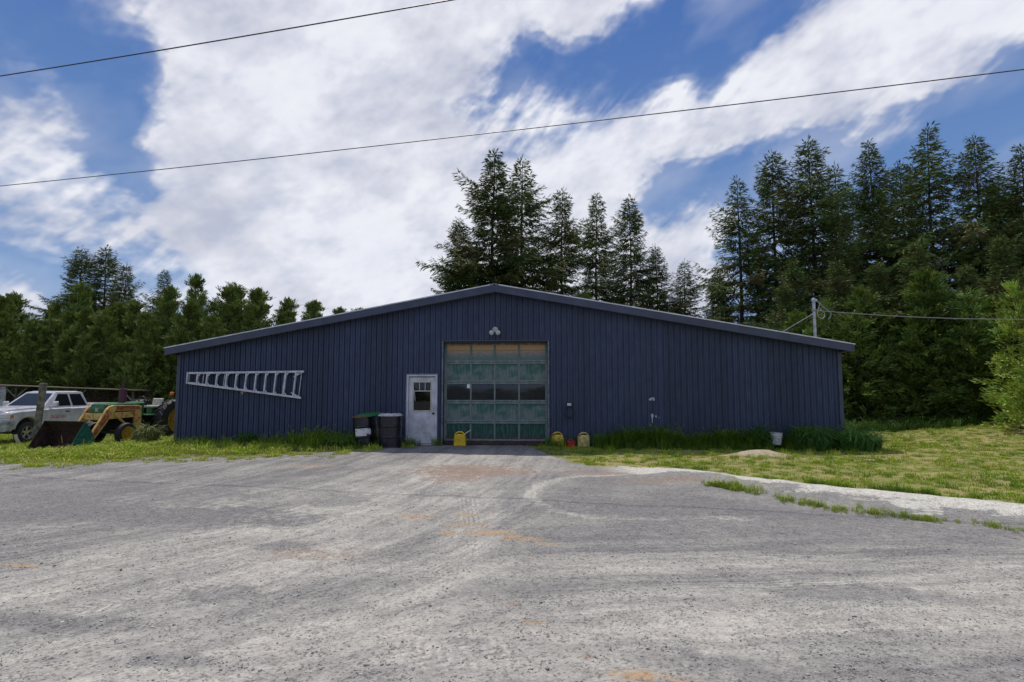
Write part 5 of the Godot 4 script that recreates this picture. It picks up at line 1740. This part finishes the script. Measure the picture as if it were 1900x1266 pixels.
# a cedar or broad bush: ragged feathery plumes around several leaders
func cedar_meshes(seed_: int, H: float, R: float, plumes: int, per: int, col: Color, stretch: float) -> Array:
	var r := RandomNumberGenerator.new()
	r.seed = seed_
	var L := Leaves.new()
	var wood := Shape.new()
	var heads: Array = [[Vector3(0, 0, 0), H, R * 0.9]]
	for k in 6:
		var a := TAU * k / 6.0 + r.randf_range(-0.4, 0.4)
		heads.append([Vector3(cos(a), 0, sin(a)) * R * r.randf_range(0.35, 0.75), H * r.randf_range(0.55, 0.94), R * r.randf_range(0.38, 0.6)])
	wood.tube(PackedVector3Array([Vector3(0, -0.1, 0), Vector3(0.05, H * 0.4, 0), Vector3(0, H * 0.97, 0.04)]), H * 0.014, 7, false, 0.012)
	for k in range(1, 7):
		wood.tube(PackedVector3Array([Vector3(0, H * 0.1, 0), heads[k][0] * 0.8 + Vector3.UP * H * 0.3, heads[k][0] + Vector3.UP * heads[k][1] * 0.97]), H * 0.006, 5, false, 0.008)
	for n in plumes:
		var hd: Array = heads[0] if r.randf() < 0.3 else heads[1 + r.randi() % 6]
		var t := r.randf()
		var prof := minf(0.75 + 0.8 * t, pow(1.0 - t, 0.9) * 1.22 + 0.02)
		var rr: float = hd[2] * prof * (1.0 - 0.75 * pow(r.randf(), 1.6)) * r.randf_range(0.8, 1.25)
		var a := r.randf() * TAU
		var out := Vector3(cos(a), 0, sin(a))
		var p: Vector3 = hd[0] + out * rr * 0.8 + Vector3.UP * (hd[1] * (0.02 + 0.93 * t))
		var grow := (out * r.randf_range(0.35, 1.1) * (1.0 - 0.45 * t) + Vector3.UP * (r.randf_range(0.2, 1.3) * stretch + 0.3 * t) + rand_dir(r) * 0.3).normalized()
		var ln := r.randf_range(0.45, 1.05) * (1.0 - 0.35 * t)
		var fan := grow.cross(rand_dir(r)).normalized()
		var tone := r.randf_range(0.5, 1.55)
		var warm := r.randf_range(-0.10, 0.14)
		var c0 := Color(col.r * (1.0 + warm), col.g, col.b * (1.0 - warm)) * tone
		for q in per:
			var f := r.randf()
			var wide := (1.0 - f) * 0.34 * ln + 0.05
			var o := p + grow * ln * f + fan * r.randf_range(-wide, wide) + rand_dir(r) * 0.07 + Vector3.DOWN * f * f * ln * 0.18
			var d := (grow * 1.1 + fan * r.randf_range(-0.8, 0.8) + rand_dir(r) * 0.4).normalized()
			L.spray(o, d, r.randf_range(0.11, 0.25), r.randf_range(0.028, 0.05), d.cross(rand_dir(r)).normalized(), c0 * r.randf_range(0.8, 1.25))
	# wispy leaders
	for hd in heads:
		for q in 26:
			var f := pow(r.randf(), 0.7)
			var d := (Vector3.UP * 1.5 + rand_dir(r)).normalized()
			L.spray(hd[0] + Vector3.UP * (hd[1] * (0.9 + 0.1 * f)) + rand_dir(r) * 0.22 * (1.1 - f), d, r.randf_range(0.12, 0.24), 0.05, d.cross(rand_dir(r)).normalized(), col)
	return [L.mesh(), wood.mesh()]

func plant_tree(nm: String, label: String, group: String, cat: String, m: Array, leaf: Material, at: Array, own_h: float, turn: float, fat := 1.0) -> void:
	var gy := land(at[0], at[1])
	var t := thing(nm, label, cat, Vector3(at[0], gy - 0.05, at[1]), turn, group)
	var s: float = (at[2] - gy) / own_h
	t.scale = Vector3(s * fat, s, s * fat)
	put(t, "trunk", m[1], mat("bark", 0.075, 0.06, 0.048, 0.9, 0.0, "stain", 1.0))
	put(t, "crown", m[0], leaf)

func make_trees() -> void:
	var sp := [spruce_meshes(101, 18.0, 3.6, 0.95, 2), spruce_meshes(207, 18.0, 3.1, 0.92, 3), spruce_meshes(311, 18.0, 2.6, 0.85, 2), spruce_meshes(419, 18.0, 4.1, 0.95, 2), spruce_meshes(523, 18.0, 3.5, 0.72, 1), spruce_meshes(617, 18.0, 3.3, 1.0, 3)]
	var leaf := leafy("spruce_needles", 0.35)
	var r := RandomNumberGenerator.new()
	r.seed = 77
	var back := [[-2.8, -25.0, 19.3, 5, 1.3, "tall dark spruce standing behind the barn ridge, its left boughs spreading widest"], [-0.6, -27.1, 19.8, 4, 1.25, "tall dark spruce with a thin dead-looking top standing close behind the barn ridge"], [2.3, -26.6, 16.9, 2, 1.15, "narrow spruce right beside the two tallest spruces behind the barn ridge"], [5.1, -28.8, 17.3, 2, 1.0, "slender airy spruce behind the barn with sky showing through its boughs"], [7.3, -26.0, 16.1, 1, 1.05, "dark pointed spruce at the right end of the clump behind the barn ridge"], [-5.0, -24.3, 14.2, 3, 1.05, "lower spruce at the left foot of the clump behind the barn ridge"], [9.0, -24.5, 12.0, 0, 1.1, "short brownish spruce in front of the pointed one at the end of the clump"]]
	for a in back:
		plant_tree("spruce_tree", a[5], "spruces behind the barn ridge", "spruce", sp[a[3]], leaf, a, 18.0, r.randf() * TAU, a[4])
	var right := [[13.6, -20.5, 15.3, 4, 1.15], [16.1, -20.5, 17.1, 1, 1.1], [17.9, -19.6, 17.3, 2, 1.3], [21.0, -22.9, 16.9, 4, 1.1], [21.5, -18.9, 17.0, 5, 1.0], [24.9, -22.2, 16.6, 2, 1.2], [24.1, -18.1, 17.4, 4, 1.15], [25.9, -17.3, 16.3, 0, 1.1], [29.1, -19.7, 14.5, 1, 1.2], [28.5, -16.5, 15.5, 5, 1.1], [31.2, -16.6, 16.0, 0, 1.1], [12.4, -21.6, 9.8, 0, 1.0], [18.6, -17.0, 12.0, 4, 0.95]]
	var nth := ["first", "second", "third", "fourth", "fifth", "sixth", "seventh", "eighth", "ninth", "tenth", "eleventh"]
	var from_barn := func(p, q): return (p[0] - 1.8) / (17.5 - p[1]) < (q[0] - 1.8) / (17.5 - q[1])
	right.sort_custom(from_barn)
	var count := 0
	for a in right:
		var lb: String = nth[mini(count, 10)] + " tall dark spruce, counted from the barn, in the row beyond its right end"
		if a[2] >= 12.5:
			count += 1
		if a[2] < 12.5:
			lb = "shorter spruce filling a gap low in the row beyond the right end of the barn" if a[0] > 15.0 else "short spruce standing free just left of the spruce row beyond the barn"
		plant_tree("spruce_tree", lb, "spruce row beyond the right end of the barn", "spruce", sp[a[3]], leaf, a, 18.0, r.randf() * TAU, a[4])
	var left := [[-34.7, -24.2, 12.5, 1, 1.35, "pair of tall dark spruces rising over the cedars behind the pickup"], [-33.7, -25.2, 12.9, 1, 1.3, "pair of tall dark spruces rising over the cedars behind the pickup"], [-30.4, -23.6, 11.0, 0, 1.15, "spruce with ragged boughs just right of the tall pair above the cedars"], [-30.2, -27.6, 11.4, 2, 1.1, "smallest spruce tip showing over the cedars behind the tractor"]]
	for a in left:
		var lb: String = a[5]
		if lb.begins_with("pair"):
			lb = "tall dark spruce of the close pair rising over the cedars behind the pickup"
		plant_tree("spruce_tree", lb, "spruces over the cedar hedge", "spruce", sp[a[3]], leaf, a, 18.0, r.randf() * TAU, a[4])
	var olive := Color(0.135, 0.19, 0.045)
	var ce := [cedar_meshes(11, 8.0, 1.75, 1000, 60, olive, 1.2), cedar_meshes(12, 8.0, 1.6, 800, 60, olive, 1.4), cedar_meshes(13, 8.0, 2.1, 1100, 60, olive * 0.92, 1.1)]
	var cl := leafy("cedar_sprays", 0.4)
	var hedge := [[-36.5, -16.8, 8.4, 0, 1.2], [-33.2, -17.4, 8.0, 2, 1.15], [-31.0, -14.6, 6.4, 2, 1.25], [-29.0, -17.6, 7.6, 0, 1.2], [-34.4, -15.6, 7.1, 0, 1.1], [-32.1, -15.7, 7.5, 2, 1.1], [-28.6, -14.1, 5.9, 2, 1.25], [-30.0, -16.9, 6.9, 0, 1.1], [-27.4, -16.0, 8.2, 0, 1.15], [-25.9, -14.8, 6.6, 2, 1.15], [-24.4, -14.4, 6.4, 2, 1.2], [-24.6, -17.0, 7.3, 1, 1.2], [-21.9, -14.6, 6.2, 2, 1.2], [-21.9, -16.5, 8.1, 1, 1.0], [-20.9, -17.4, 9.0, 1, 0.95], [-19.4, -18.6, 8.4, 1, 1.3], [-17.6, -18.8, 8.3, 1, 1.25], [-18.4, -15.4, 6.1, 2, 1.2], [-16.0, -19.9, 7.8, 1, 1.25], [-14.6, -21.0, 7.8, 1, 1.0], [-16.9, -21.5, 7.4, 1, 1.2], [-12.6, -24.2, 7.7, 1, 1.1], [-18.6, -21.0, 8.6, 1, 1.3], [-15.4, -22.6, 8.0, 1, 1.3], [-13.6, -23.0, 7.6, 1, 1.2], [-20.2, -20.6, 8.9, 0, 1.2], [-20.3, -16.2, 7.2, 0, 1.2], [-22.8, -17.4, 7.6, 0, 1.2], [-26.2, -17.8, 7.4, 2, 1.2]]
	hedge.sort_custom(from_barn)
	count = 0
	for a in hedge:
		var lb := "bushy olive green cedar in the hedge behind the pickup and tractor"
		if a[0] > -20.0:
			lb = nth[count] + " loose upright cedar above the left roof slope, counted up from the eave"
			count += 1
		plant_tree("cedar_tree", lb, "cedars left of the barn", "cedar", ce[a[3]], cl, a, 8.0, r.randf() * TAU, a[4])
	plant_tree("spruce_tree", "small loose spruce behind the barn roof between the two spruce clumps", "", "spruce", sp[4], leaf, [10.9, -23.4, 10.6], 18.0, 1.0, 1.35)
	plant_tree("cedar_tree", "low cedar tip behind the barn roof just right of the slender airy spruce", "", "cedar", ce[0], cl, [3.9, -22.0, 8.4], 8.0, 2.0, 0.8)
	# dark broad cedars in front of the spruce row, right of the barn
	var dg := Color(0.112, 0.172, 0.038)
	var dk := [cedar_meshes(21, 7.0, 2.3, 1150, 44, dg, 0.25), cedar_meshes(22, 7.0, 2.1, 1100, 44, dg * 1.1, 0.15)]
	var skirts := [[13.4, -12.6, 7.0, 3, 1.25], [15.4, -11.6, 8.0, 0, 1.4], [17.0, -10.8, 7.6, 3, 1.3], [18.4, -9.8, 8.3, 0, 1.4], [20.1, -9.3, 7.2, 3, 1.3], [20.9, -7.4, 5.9, 0, 1.5], [22.5, -10.5, 8.8, 3, 1.2], [14.6, -14.2, 8.6, 0, 1.3]]
	skirts.sort_custom(from_barn)
	count = 0
	for a in skirts:
		plant_tree("spruce_tree", nth[count] + " low broad spruce, counted from the barn, with boughs down to the lawn", "low spruces along the lawn", "spruce", sp[a[3]], leaf, a, 18.0, r.randf() * TAU, a[4])
		count += 1
	for a in [[15.8, -10.0, 6.4, 0, 1.15], [18.0, -8.9, 6.9, 1, 1.15], [13.4, -11.0, 5.4, 1, 1.1], [21.6, -7.0, 4.8, 0, 1.1], [19.9, -8.2, 5.6, 1, 1.1]]:
		plant_tree("cedar_tree", "mid green cedar tucked between the low broad spruces along the lawn", "dark cedars right of the barn", "cedar", dk[a[3]], cl, a, 7.0, r.randf() * TAU, a[4])
	var lg := Color(0.24, 0.33, 0.065)
	var li := cedar_meshes(31, 5.5, 1.7, 1100, 44, lg, 0.4)
	plant_tree("leafy_bush", "tall bright yellow-green bush at the edge of the lawn", "bright bushes", "bush", li, cl, [18.2, -2.6, 5.8], 5.5, 0.4, 1.0)
	plant_tree("leafy_bush", "bright yellow-green bush behind the tall bright bush at the lawn edge", "bright bushes", "bush", li, cl, [20.8, -4.4, 5.9], 5.5, 2.4, 1.1)
	# low bushes across the road, mirrored in the panes
	for k in 9:
		plant_tree("far_bush", "low dark bush across the road that faces the barn", "bushes across the road", "bush", dk[k % 2], cl, [-26.0 + k * 6.5, 62.0 + 3.0 * (k % 3), 1.9 + 0.2 * (k % 3)], 7.0, k * 1.3, 5.5)

# ---- grass
func tuft(seed_: int, blades: int, h: float, spread: float, w: float, bend: float, heads: bool) -> ArrayMesh:
	var r := RandomNumberGenerator.new()
	r.seed = seed_
	var v := PackedVector3Array()
	var c := PackedColorArray()
	for k in blades:
		var a := r.randf() * TAU
		var p := Vector3(cos(a), 0, sin(a)) * spread * sqrt(r.randf())
		var b := r.randf() * TAU
		var out := Vector3(cos(b), 0, sin(b))
		var side := Vector3(-out.z, 0, out.x) * w * 0.5
		var hh := h * r.randf_range(0.5, 1.15)
		var lean := bend * r.randf_range(0.2, 1.2) * hh
		var m := p + Vector3.UP * hh * 0.55 + out * lean * 0.35
		var e := p + Vector3.UP * hh * (1.0 - 0.25 * bend) + out * lean
		var q := r.randf_range(0.75, 1.2)
		var col := Color(q * r.randf_range(0.9, 1.15), q, q * r.randf_range(0.8, 1.1))
		v.append_array([p - side, p + side, m + side * 0.8, p - side, m + side * 0.8, m - side * 0.8, m - side * 0.8, m + side * 0.8, e])
		for i in 9:
			c.append(col)
		if heads and r.randf() < 0.3:
			var d := (e - m).normalized()
			var s2 := side * 1.3
			v.append_array([e, e + d * hh * 0.12 + s2, e + d * hh * 0.26, e, e + d * hh * 0.26, e + d * hh * 0.12 - s2])
			for i in 6:
				c.append(Color(1.9, 1.35, 1.4))
	var a2 := []
	a2.resize(Mesh.ARRAY_MAX)
	a2[Mesh.ARRAY_VERTEX] = v
	a2[Mesh.ARRAY_COLOR] = c
	var mm := ArrayMesh.new()
	mm.add_surface_from_arrays(Mesh.PRIMITIVE_TRIANGLES, a2)
	return mm

func scatter(nm: String, label: String, cat: String, mesh: Mesh, m: Material, xf: Array, cols: Array) -> void:
	var mm := MultiMesh.new()
	mm.transform_format = MultiMesh.TRANSFORM_3D
	mm.use_colors = true
	mm.mesh = mesh
	mm.instance_count = xf.size()
	for i in xf.size():
		mm.set_instance_transform(i, xf[i])
		mm.set_instance_color(i, cols[i])
	var o := MultiMeshInstance3D.new()
	o.name = numbered(nm)
	o.multimesh = mm
	o.material_override = m
	add_child(o)
	tag(o, label, cat, "", "stuff")

func make_grass() -> void:
	var r := RandomNumberGenerator.new()
	r.seed = 9
	var nb := noise(44, 1.0, 3)
	var gm := leafy("grass_blades", 0.6, 0.6)
	var short_t := [tuft(1, 26, 0.10, 0.15, 0.016, 0.7, false), tuft(2, 22, 0.13, 0.16, 0.016, 0.9, false)]
	var mid_t := [tuft(3, 26, 0.30, 0.15, 0.016, 0.7, true), tuft(4, 24, 0.36, 0.16, 0.016, 0.9, true)]
	var tall_t := [tuft(5, 30, 0.62, 0.16, 0.017, 0.65, true), tuft(6, 30, 0.72, 0.17, 0.018, 0.9, true)]
	var green := Color(0.25, 0.36, 0.026)
	var fresh := Color(0.32, 0.44, 0.032)
	var straw := Color(0.56, 0.47, 0.17)
	var deep := Color(0.072, 0.160, 0.024)
	var sets := {}
	var add := func(key: String, x: float, z: float, s: float, col: Color, sink := 0.0) -> void:
		if not sets.has(key):
			sets[key] = [[], []]
		var b := Basis(Vector3.UP, r.randf() * TAU).scaled(Vector3(s * r.randf_range(0.85, 1.2), s * r.randf_range(0.8, 1.2), s * r.randf_range(0.85, 1.2)))
		sets[key][0].append(Transform3D(b, Vector3(x, land(x, z) - sink, z)))
		sets[key][1].append(col)
	# lawn on the right
	var n := 0
	while n < 22000:
		var x := r.randf_range(1.0, 27.0)
		var z := r.randf_range(-11.0, 13.0)
		n += 1
		if z < 0.05 and x < 10.1:
			continue
		var gd := grass_depth(x, z) + 0.6 * nb.get_noise_2d(x * 1.7, z * 1.7)
		if gd < 0.0 or (gd < 0.5 and r.randf() > 0.4 + gd):
			continue
		if pow((x - 6.8) / 0.8, 2.0) + pow((z - 2.5) / 0.45, 2.0) < 1.0 and r.randf() < 0.93:
			continue
		var dry := clampf(0.24 + 1.9 * nb.get_noise_2d(x * 0.42 + 70.0, z * 0.9) + 0.9 * nb.get_noise_2d(x * 2.1, z * 2.6) + 0.28 * S((x - 8.0) / 6.0), 0.0, 1.0)
		if r.randf() < dry * 0.45:
			continue
		var col := green.lerp(straw, dry * r.randf_range(0.2, 0.95)).lerp(fresh, r.randf() * 0.4)
		col = col.lerp(Color(0.13, 0.24, 0.022), clampf(2.4 * nb.get_noise_2d(x * 0.8 - 30.0, z * 1.2), 0.0, 0.75))
		add.call("short%d" % (n % 2), x, z, r.randf_range(0.4, 0.95) * (0.75 + 0.5 * nb.get_noise_2d(x * 1.3, z * 1.3)), col)
		if r.randf() < 0.05:
			add.call("mid%d" % (n % 2), x, z, r.randf_range(0.35, 0.6), col)
	# rough grass on the left
	n = 0
	while n < 9000:
		n += 1
		var x := r.randf_range(-26.0, -2.3)
		var z := r.randf_range(-9.0, 7.5)
		if z < 0.05 and x > -10.1:
			continue
		var gd := grass_depth(x, z) + 0.9 * nb.get_noise_2d(x * 1.3, z * 1.9)
		if gd < 0.0 or (gd < 0.7 and r.randf() > 0.25 + gd):
			continue
		var col := fresh.lerp(straw, clampf(r.randf_range(-0.3, 0.45) + 0.8 * nb.get_noise_2d(x * 0.6, z), 0.0, 0.8)).lerp(deep, r.randf() * 0.35)
		if gd < 1.0 or r.randf() < 0.5:
			add.call("short%d" % (n % 2), x, z, r.randf_range(0.8, 1.5), col)
		else:
			add.call("mid%d" % (n % 2), x, z, r.randf_range(0.35, 0.8) * (1.0 if x > -9.0 else 0.75), col)
	# stray tufts in the gravel edge on the left and along the pale bank
	for k in 420:
		var x := r.randf_range(-12.0, -3.0)
		var z := along(EDGE_LEFT, x) + absf(r.randfn(0.0, 0.55))
		if nb.get_noise_2d(x * 2.5, z * 2.5) > 0.05:
			add.call("short%d" % (k % 2), x, z, r.randf_range(0.4, 0.9), fresh.lerp(straw, r.randf() * 0.5))
	for e in [[4.45, 6.95, 5.05, 7.6, 150, 0.62], [5.2, 8.15, 5.6, 8.75, 90, 0.42], [5.65, 8.85, 6.6, 9.55, 190, 0.36], [6.6, 9.5, 8.4, 10.6, 110, 0.3]]:
		for k in e[4]:
			var t := r.randf()
			if nb.get_noise_2d(t * 7.0 + e[0] * 9.0, 1.0) < -0.12:
				continue
			var x: float = lerpf(e[0], e[2], t) + r.randfn(0.0, 0.05)
			var z: float = lerpf(e[1], e[3], t) + r.randfn(0.0, 0.11)
			add.call("mid%d" % (k % 2), x, z, e[5] * r.randf_range(0.25, 0.85), Color(0.22, 0.33, 0.035).lerp(straw, r.randf() * 0.25))
	for k in 200:
		var x := r.randf_range(5.6, 9.6)
		var z := along(EDGE_RIGHT, x) - absf(r.randfn(0.0, 0.12))
		if nb.get_noise_2d(x * 2.0, 8.0) > -0.1:
			add.call("mid%d" % (k % 2), x, z, r.randf_range(0.2, 0.5), deep.lerp(green, r.randf()))
	# weeds against the wall
	for k in 900:
		var x := r.randf_range(2.98, 9.9)
		var z := 0.10 + absf(r.randfn(0.0, 0.38))
		if Vector2(x - 7.93, z - 0.62).length() < 0.27 or (absf(x - 7.93) < 0.22 and z > 0.55):
			continue
		var hgt := 0.5 + 0.5 * clampf(0.5 + nb.get_noise_2d(x * 1.1, 3.0), 0.0, 1.0)
		add.call("tall%d" % (k % 2), x, z, hgt * r.randf_range(0.6, 1.2) * (1.0 if z < 0.7 else 0.55), deep.lerp(green, r.randf() * 0.45))
	for k in 330:
		var x := r.randf_range(-9.9, -3.3)
		var z := 0.1 + absf(r.randfn(0.0, 0.3))
		var thick := smoothstep(-7.6, -5.2, x)
		if r.randf() > 0.35 + 0.65 * thick:
			continue
		add.call("tall%d" % (k % 2), x, z, r.randf_range(0.25, 0.55) + 0.4 * thick * r.randf(), deep.lerp(fresh, r.randf() * 0.7))
	for e in [[-4.25, 1.0, 0.45, 60], [-2.45, 0.3, 0.12, 8], [-1.72, 0.12, 0.05, 5], [1.66, 0.12, 0.06, 10], [1.75, 0.45, 0.10, 7], [2.2, 0.1, 0.12, 12], [3.15, 0.35, 0.15, 22], [-4.9, 1.2, 0.35, 40]]:
		for k in e[3]:
			add.call("tall%d" % (k % 2), e[0] + r.randfn(0.0, e[2]), maxf(0.06, e[1] + r.randfn(0.0, e[2] * 0.6)), r.randf_range(0.25, 0.62), deep.lerp(green, r.randf() * 0.6))
	# rank growth under the dark cedars and round the tractor
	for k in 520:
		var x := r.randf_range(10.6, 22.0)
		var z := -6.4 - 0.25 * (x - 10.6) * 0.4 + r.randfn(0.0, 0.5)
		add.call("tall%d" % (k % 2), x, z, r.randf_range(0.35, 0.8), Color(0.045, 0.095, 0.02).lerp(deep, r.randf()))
	for k in 150:
		var x := r.randf_range(-19.5, -10.6)
		var z := r.randf_range(-3.5, 1.2)
		if absf(x + 14.0) < 1.0 and z > -1.6:
			continue
		add.call("tall%d" % (k % 2), x, z, r.randf_range(0.2, 0.45), deep.lerp(fresh, r.randf() * 0.6))
	var names := {"short0": ["lawn_grass", "short yellow-green lawn grass over the right bank and left verge"], "short1": ["lawn_grass", "short sprawling lawn grass blades with dry straw patches"], "mid0": ["rough_grass", "knee-low rough grass with pale seed heads along the verges"], "mid1": ["rough_grass", "bent rough grass along the edge of the gravel"], "tall0": ["tall_grass", "tall dark green weeds growing against the barn wall"], "tall1": ["tall_grass", "tall drooping grass with seed heads along the barn wall"]}
	var meshes := {"short0": short_t[0], "short1": short_t[1], "mid0": mid_t[0], "mid1": mid_t[1], "tall0": tall_t[0], "tall1": tall_t[1]}
	for key in sets:
		scatter(names[key][0], names[key][1], "grass", meshes[key], gm, sets[key][0], sets[key][1])
	# single plants one can point at
	var clump := func(nm: String, label: String, cat: String, x: float, z: float, blades: int, h: float, spread: float, col: Color, bend: float, group := "") -> void:
		var rr := RandomNumberGenerator.new()
		rr.seed = int(x * 100.0) + 5000
		var L := Leaves.new()
		for k in blades:
			var a := rr.randf() * TAU
			var q := sqrt(rr.randf())
			var p := Vector3(cos(a), 0, sin(a)) * spread * q * 0.75
			var o := Vector3(cos(a), 0, sin(a))
			var hh := h * rr.randf_range(0.55, 1.05) * (1.0 - 0.3 * q)
			var c1 := col * rr.randf_range(0.7, 1.3)
			var m := p + Vector3.UP * hh * 0.8 + o * bend * hh * 0.3 * q
			var s := Vector3(-o.z, 0, o.x).rotated(Vector3.UP, rr.randf_range(-1, 1))
			L.spray(p, m - p, 1.0, 0.022, s, c1)
			L.spray(m, (o * bend + Vector3.DOWN * rr.randf_range(-0.5, 0.7)).normalized(), hh * 0.45, 0.022, s, c1 * 1.15)
			for w in 2:
				var b := p.lerp(m, rr.randf_range(0.3, 1.0))
				L.spray(b, (rand_dir(rr) + o * 0.5 + Vector3.UP * 0.3).normalized(), hh * 0.26, 0.026, s, c1)
		var t := thing(nm, label, cat, Vector3(x, land(x, z) - 0.02, z), 0.0, group)
		put(t, "leaves", L.mesh(), gm)
	clump.call("tall_grass_clump", "big clump of tall lush grass at the barn's right corner, spilling past the wall", "grass clump", 10.05, 0.55, 900, 0.82, 0.75, Color(0.085, 0.195, 0.040), 0.9, "grass clumps by the right corner")
	clump.call("tall_grass_clump", "tall lush grass clump against the wall just right of the white pail", "grass clump", 8.95, 0.5, 800, 0.88, 0.6, Color(0.065, 0.155, 0.034), 0.7, "grass clumps by the right corner")
	clump.call("tall_grass_clump", "tall weed clump against the wall just left of the white pail", "grass clump", 7.55, 0.4, 350, 0.85, 0.3, Color(0.045, 0.11, 0.026), 0.5, "grass clumps by the right corner")
	clump.call("weed_plant", "leafy green weed standing alone against the wall under the ladder", "weed", -7.55, 0.3, 260, 0.55, 0.3, Color(0.055, 0.13, 0.025), 0.7)
	clump.call("weed_plant", "leafy weed growing in front of the drum with the torn label", "weed", -4.35, 1.05, 420, 0.5, 0.5, Color(0.095, 0.175, 0.028), 0.8)
	clump.call("weed_plant", "pale wild grass clump between the tractor and the barn corner", "weed", -11.35, -0.6, 240, 0.85, 0.4, Color(0.13, 0.16, 0.06), 0.7)

func make_stones() -> void:
	var r := RandomNumberGenerator.new()
	r.seed = 31
	var shapes := []
	for k in 4:
		var s := Shape.new()
		var pts: Array[Vector3] = []
		for d in [Vector3(1, 0, 0), Vector3(0, 0, 1), Vector3(-1, 0, 0), Vector3(0, 0, -1), Vector3(0.6, 0.5, 0.6), Vector3(-0.6, 0.5, 0.6), Vector3(-0.6, 0.5, -0.6), Vector3(0.6, 0.5, -0.6)]:
			pts.append(Vector3(d.x * r.randf_range(0.75, 1.15), d.y * r.randf_range(0.8, 1.3), d.z * r.randf_range(0.6, 1.0)))
		for i in 4:
			var j := (i + 1) % 4
			s.tri(pts[i], pts[4 + i], pts[j], pts[4 + i])
			s.tri(pts[j], pts[4 + i], pts[4 + j], pts[4 + i])
		s.quad(pts[4], pts[5], pts[6], pts[7], Vector3.UP)
		shapes.append(s.mesh())
	var m := StandardMaterial3D.new()
	m.resource_name = "loose_stone"
	m.vertex_color_use_as_albedo = true
	m.roughness = 0.9
	var nb := noise(5, 1.0, 4)
	for k in 4:
		var xf := []
		var cols := []
		for i in 22000:
			var z := 15.2 - pow(r.randf(), 1.7) * 12.5
			var half := 1.2 + (17.4 - z) * 0.98
			var x := 1.7 - (17.4 - z) * 0.075 + r.randf_range(-half, half)
			if grass_depth(x, z) > 0.1 and z < 14.0:
				continue
			var b := nb.get_noise_2d(x * 0.55, z * 0.9)
			if r.randf() < 0.35 + 0.9 * b:
				continue
			var sz := r.randf_range(0.003, 0.008) if r.randf() < 0.965 else r.randf_range(0.008, 0.017)
			var basis := Basis(Vector3.UP, r.randf() * TAU).scaled(Vector3(sz * r.randf_range(0.8, 1.4), sz * r.randf_range(0.6, 1.1), sz))
			xf.append(Transform3D(basis, Vector3(x, land(x, z) - sz * 0.12, z)))
			var g := r.randf_range(0.16, 0.42)
			if r.randf() < 0.14:
				g = r.randf_range(0.10, 0.17)
			cols.append(Color(g, g * r.randf_range(0.97, 1.0), g * r.randf_range(0.94, 1.06)))
		scatter("gravel", ["loose angular grey gravel over the yard", "loose flat grey gravel over the yard", "loose pale gravel chips over the yard", "loose dark gravel chips over the yard"][k], "gravel", shapes[k], m, xf, cols)

# ------------------------------------------------------------------ scene
func _ready() -> void:
	# camera
	var cam := Camera3D.new()
	cam.name = "camera"
	cam.position = Vector3(1.82, 1.66, 17.47)
	cam.rotation = Vector3(atan(90.0 / 1080.0), deg_to_rad(4.3), 0)
	cam.fov = rad_to_deg(2.0 * atan(633.0 / 1080.0))
	cam.near = 0.05
	cam.far = 3000.0
	cam.current = true
	add_child(cam)
	# sky, exposure
	var we := WorldEnvironment.new()
	we.name = "daylight"
	var env := Environment.new()
	env.background_mode = Environment.BG_SKY
	var sky := Sky.new()
	var sm := PanoramaSkyMaterial.new()
	sm.panorama = make_sky()
	sky.sky_material = sm
	env.sky = sky
	env.tonemap_mode = Environment.TONE_MAPPER_LINEAR
	env.tonemap_exposure = 1.0
	env.sdfgi_enabled = true
	env.ssao_enabled = true
	env.ssil_enabled = true
	we.environment = env
	add_child(we)
	# the sun stands high behind the barn, a little to the left
	var sun := DirectionalLight3D.new()
	sun.name = "sun"
	sun.light_energy = 1.2
	sun.light_color = Color(1.0, 0.955, 0.89)
	sun.light_angular_distance = 0.55
	sun.shadow_enabled = true
	add_child(sun)
	sun.look_at_from_position(Vector3.ZERO, Vector3(0.20, -1.0, 0.47), Vector3.UP)
	# shared grain
	bump_noise = noise(1, 1.0, 4)
	edge_noise = noise(2, 1.0, 3)
	tex["blotch"] = grey_tex("blotch_t", noise(51, 0.012, 4), 0.80)
	tex["streak"] = streak_tex()
	tex["stain"] = grey_tex("stain_t", noise(52, 0.02, 6), 0.60)
	var gn := noise(53, 0.02, 4)
	gn.domain_warp_enabled = true
	gn.domain_warp_amplitude = 12.0
	tex["grain"] = grey_tex("grain_t", gn, 0.55)
	make_ground()
	make_barn()
	make_trees()
	make_ladder()
	make_drums()
	make_small_things()
	make_wires()
	make_truck()
	make_tractor()
	make_yard_background()
	make_grass()
	make_stones()
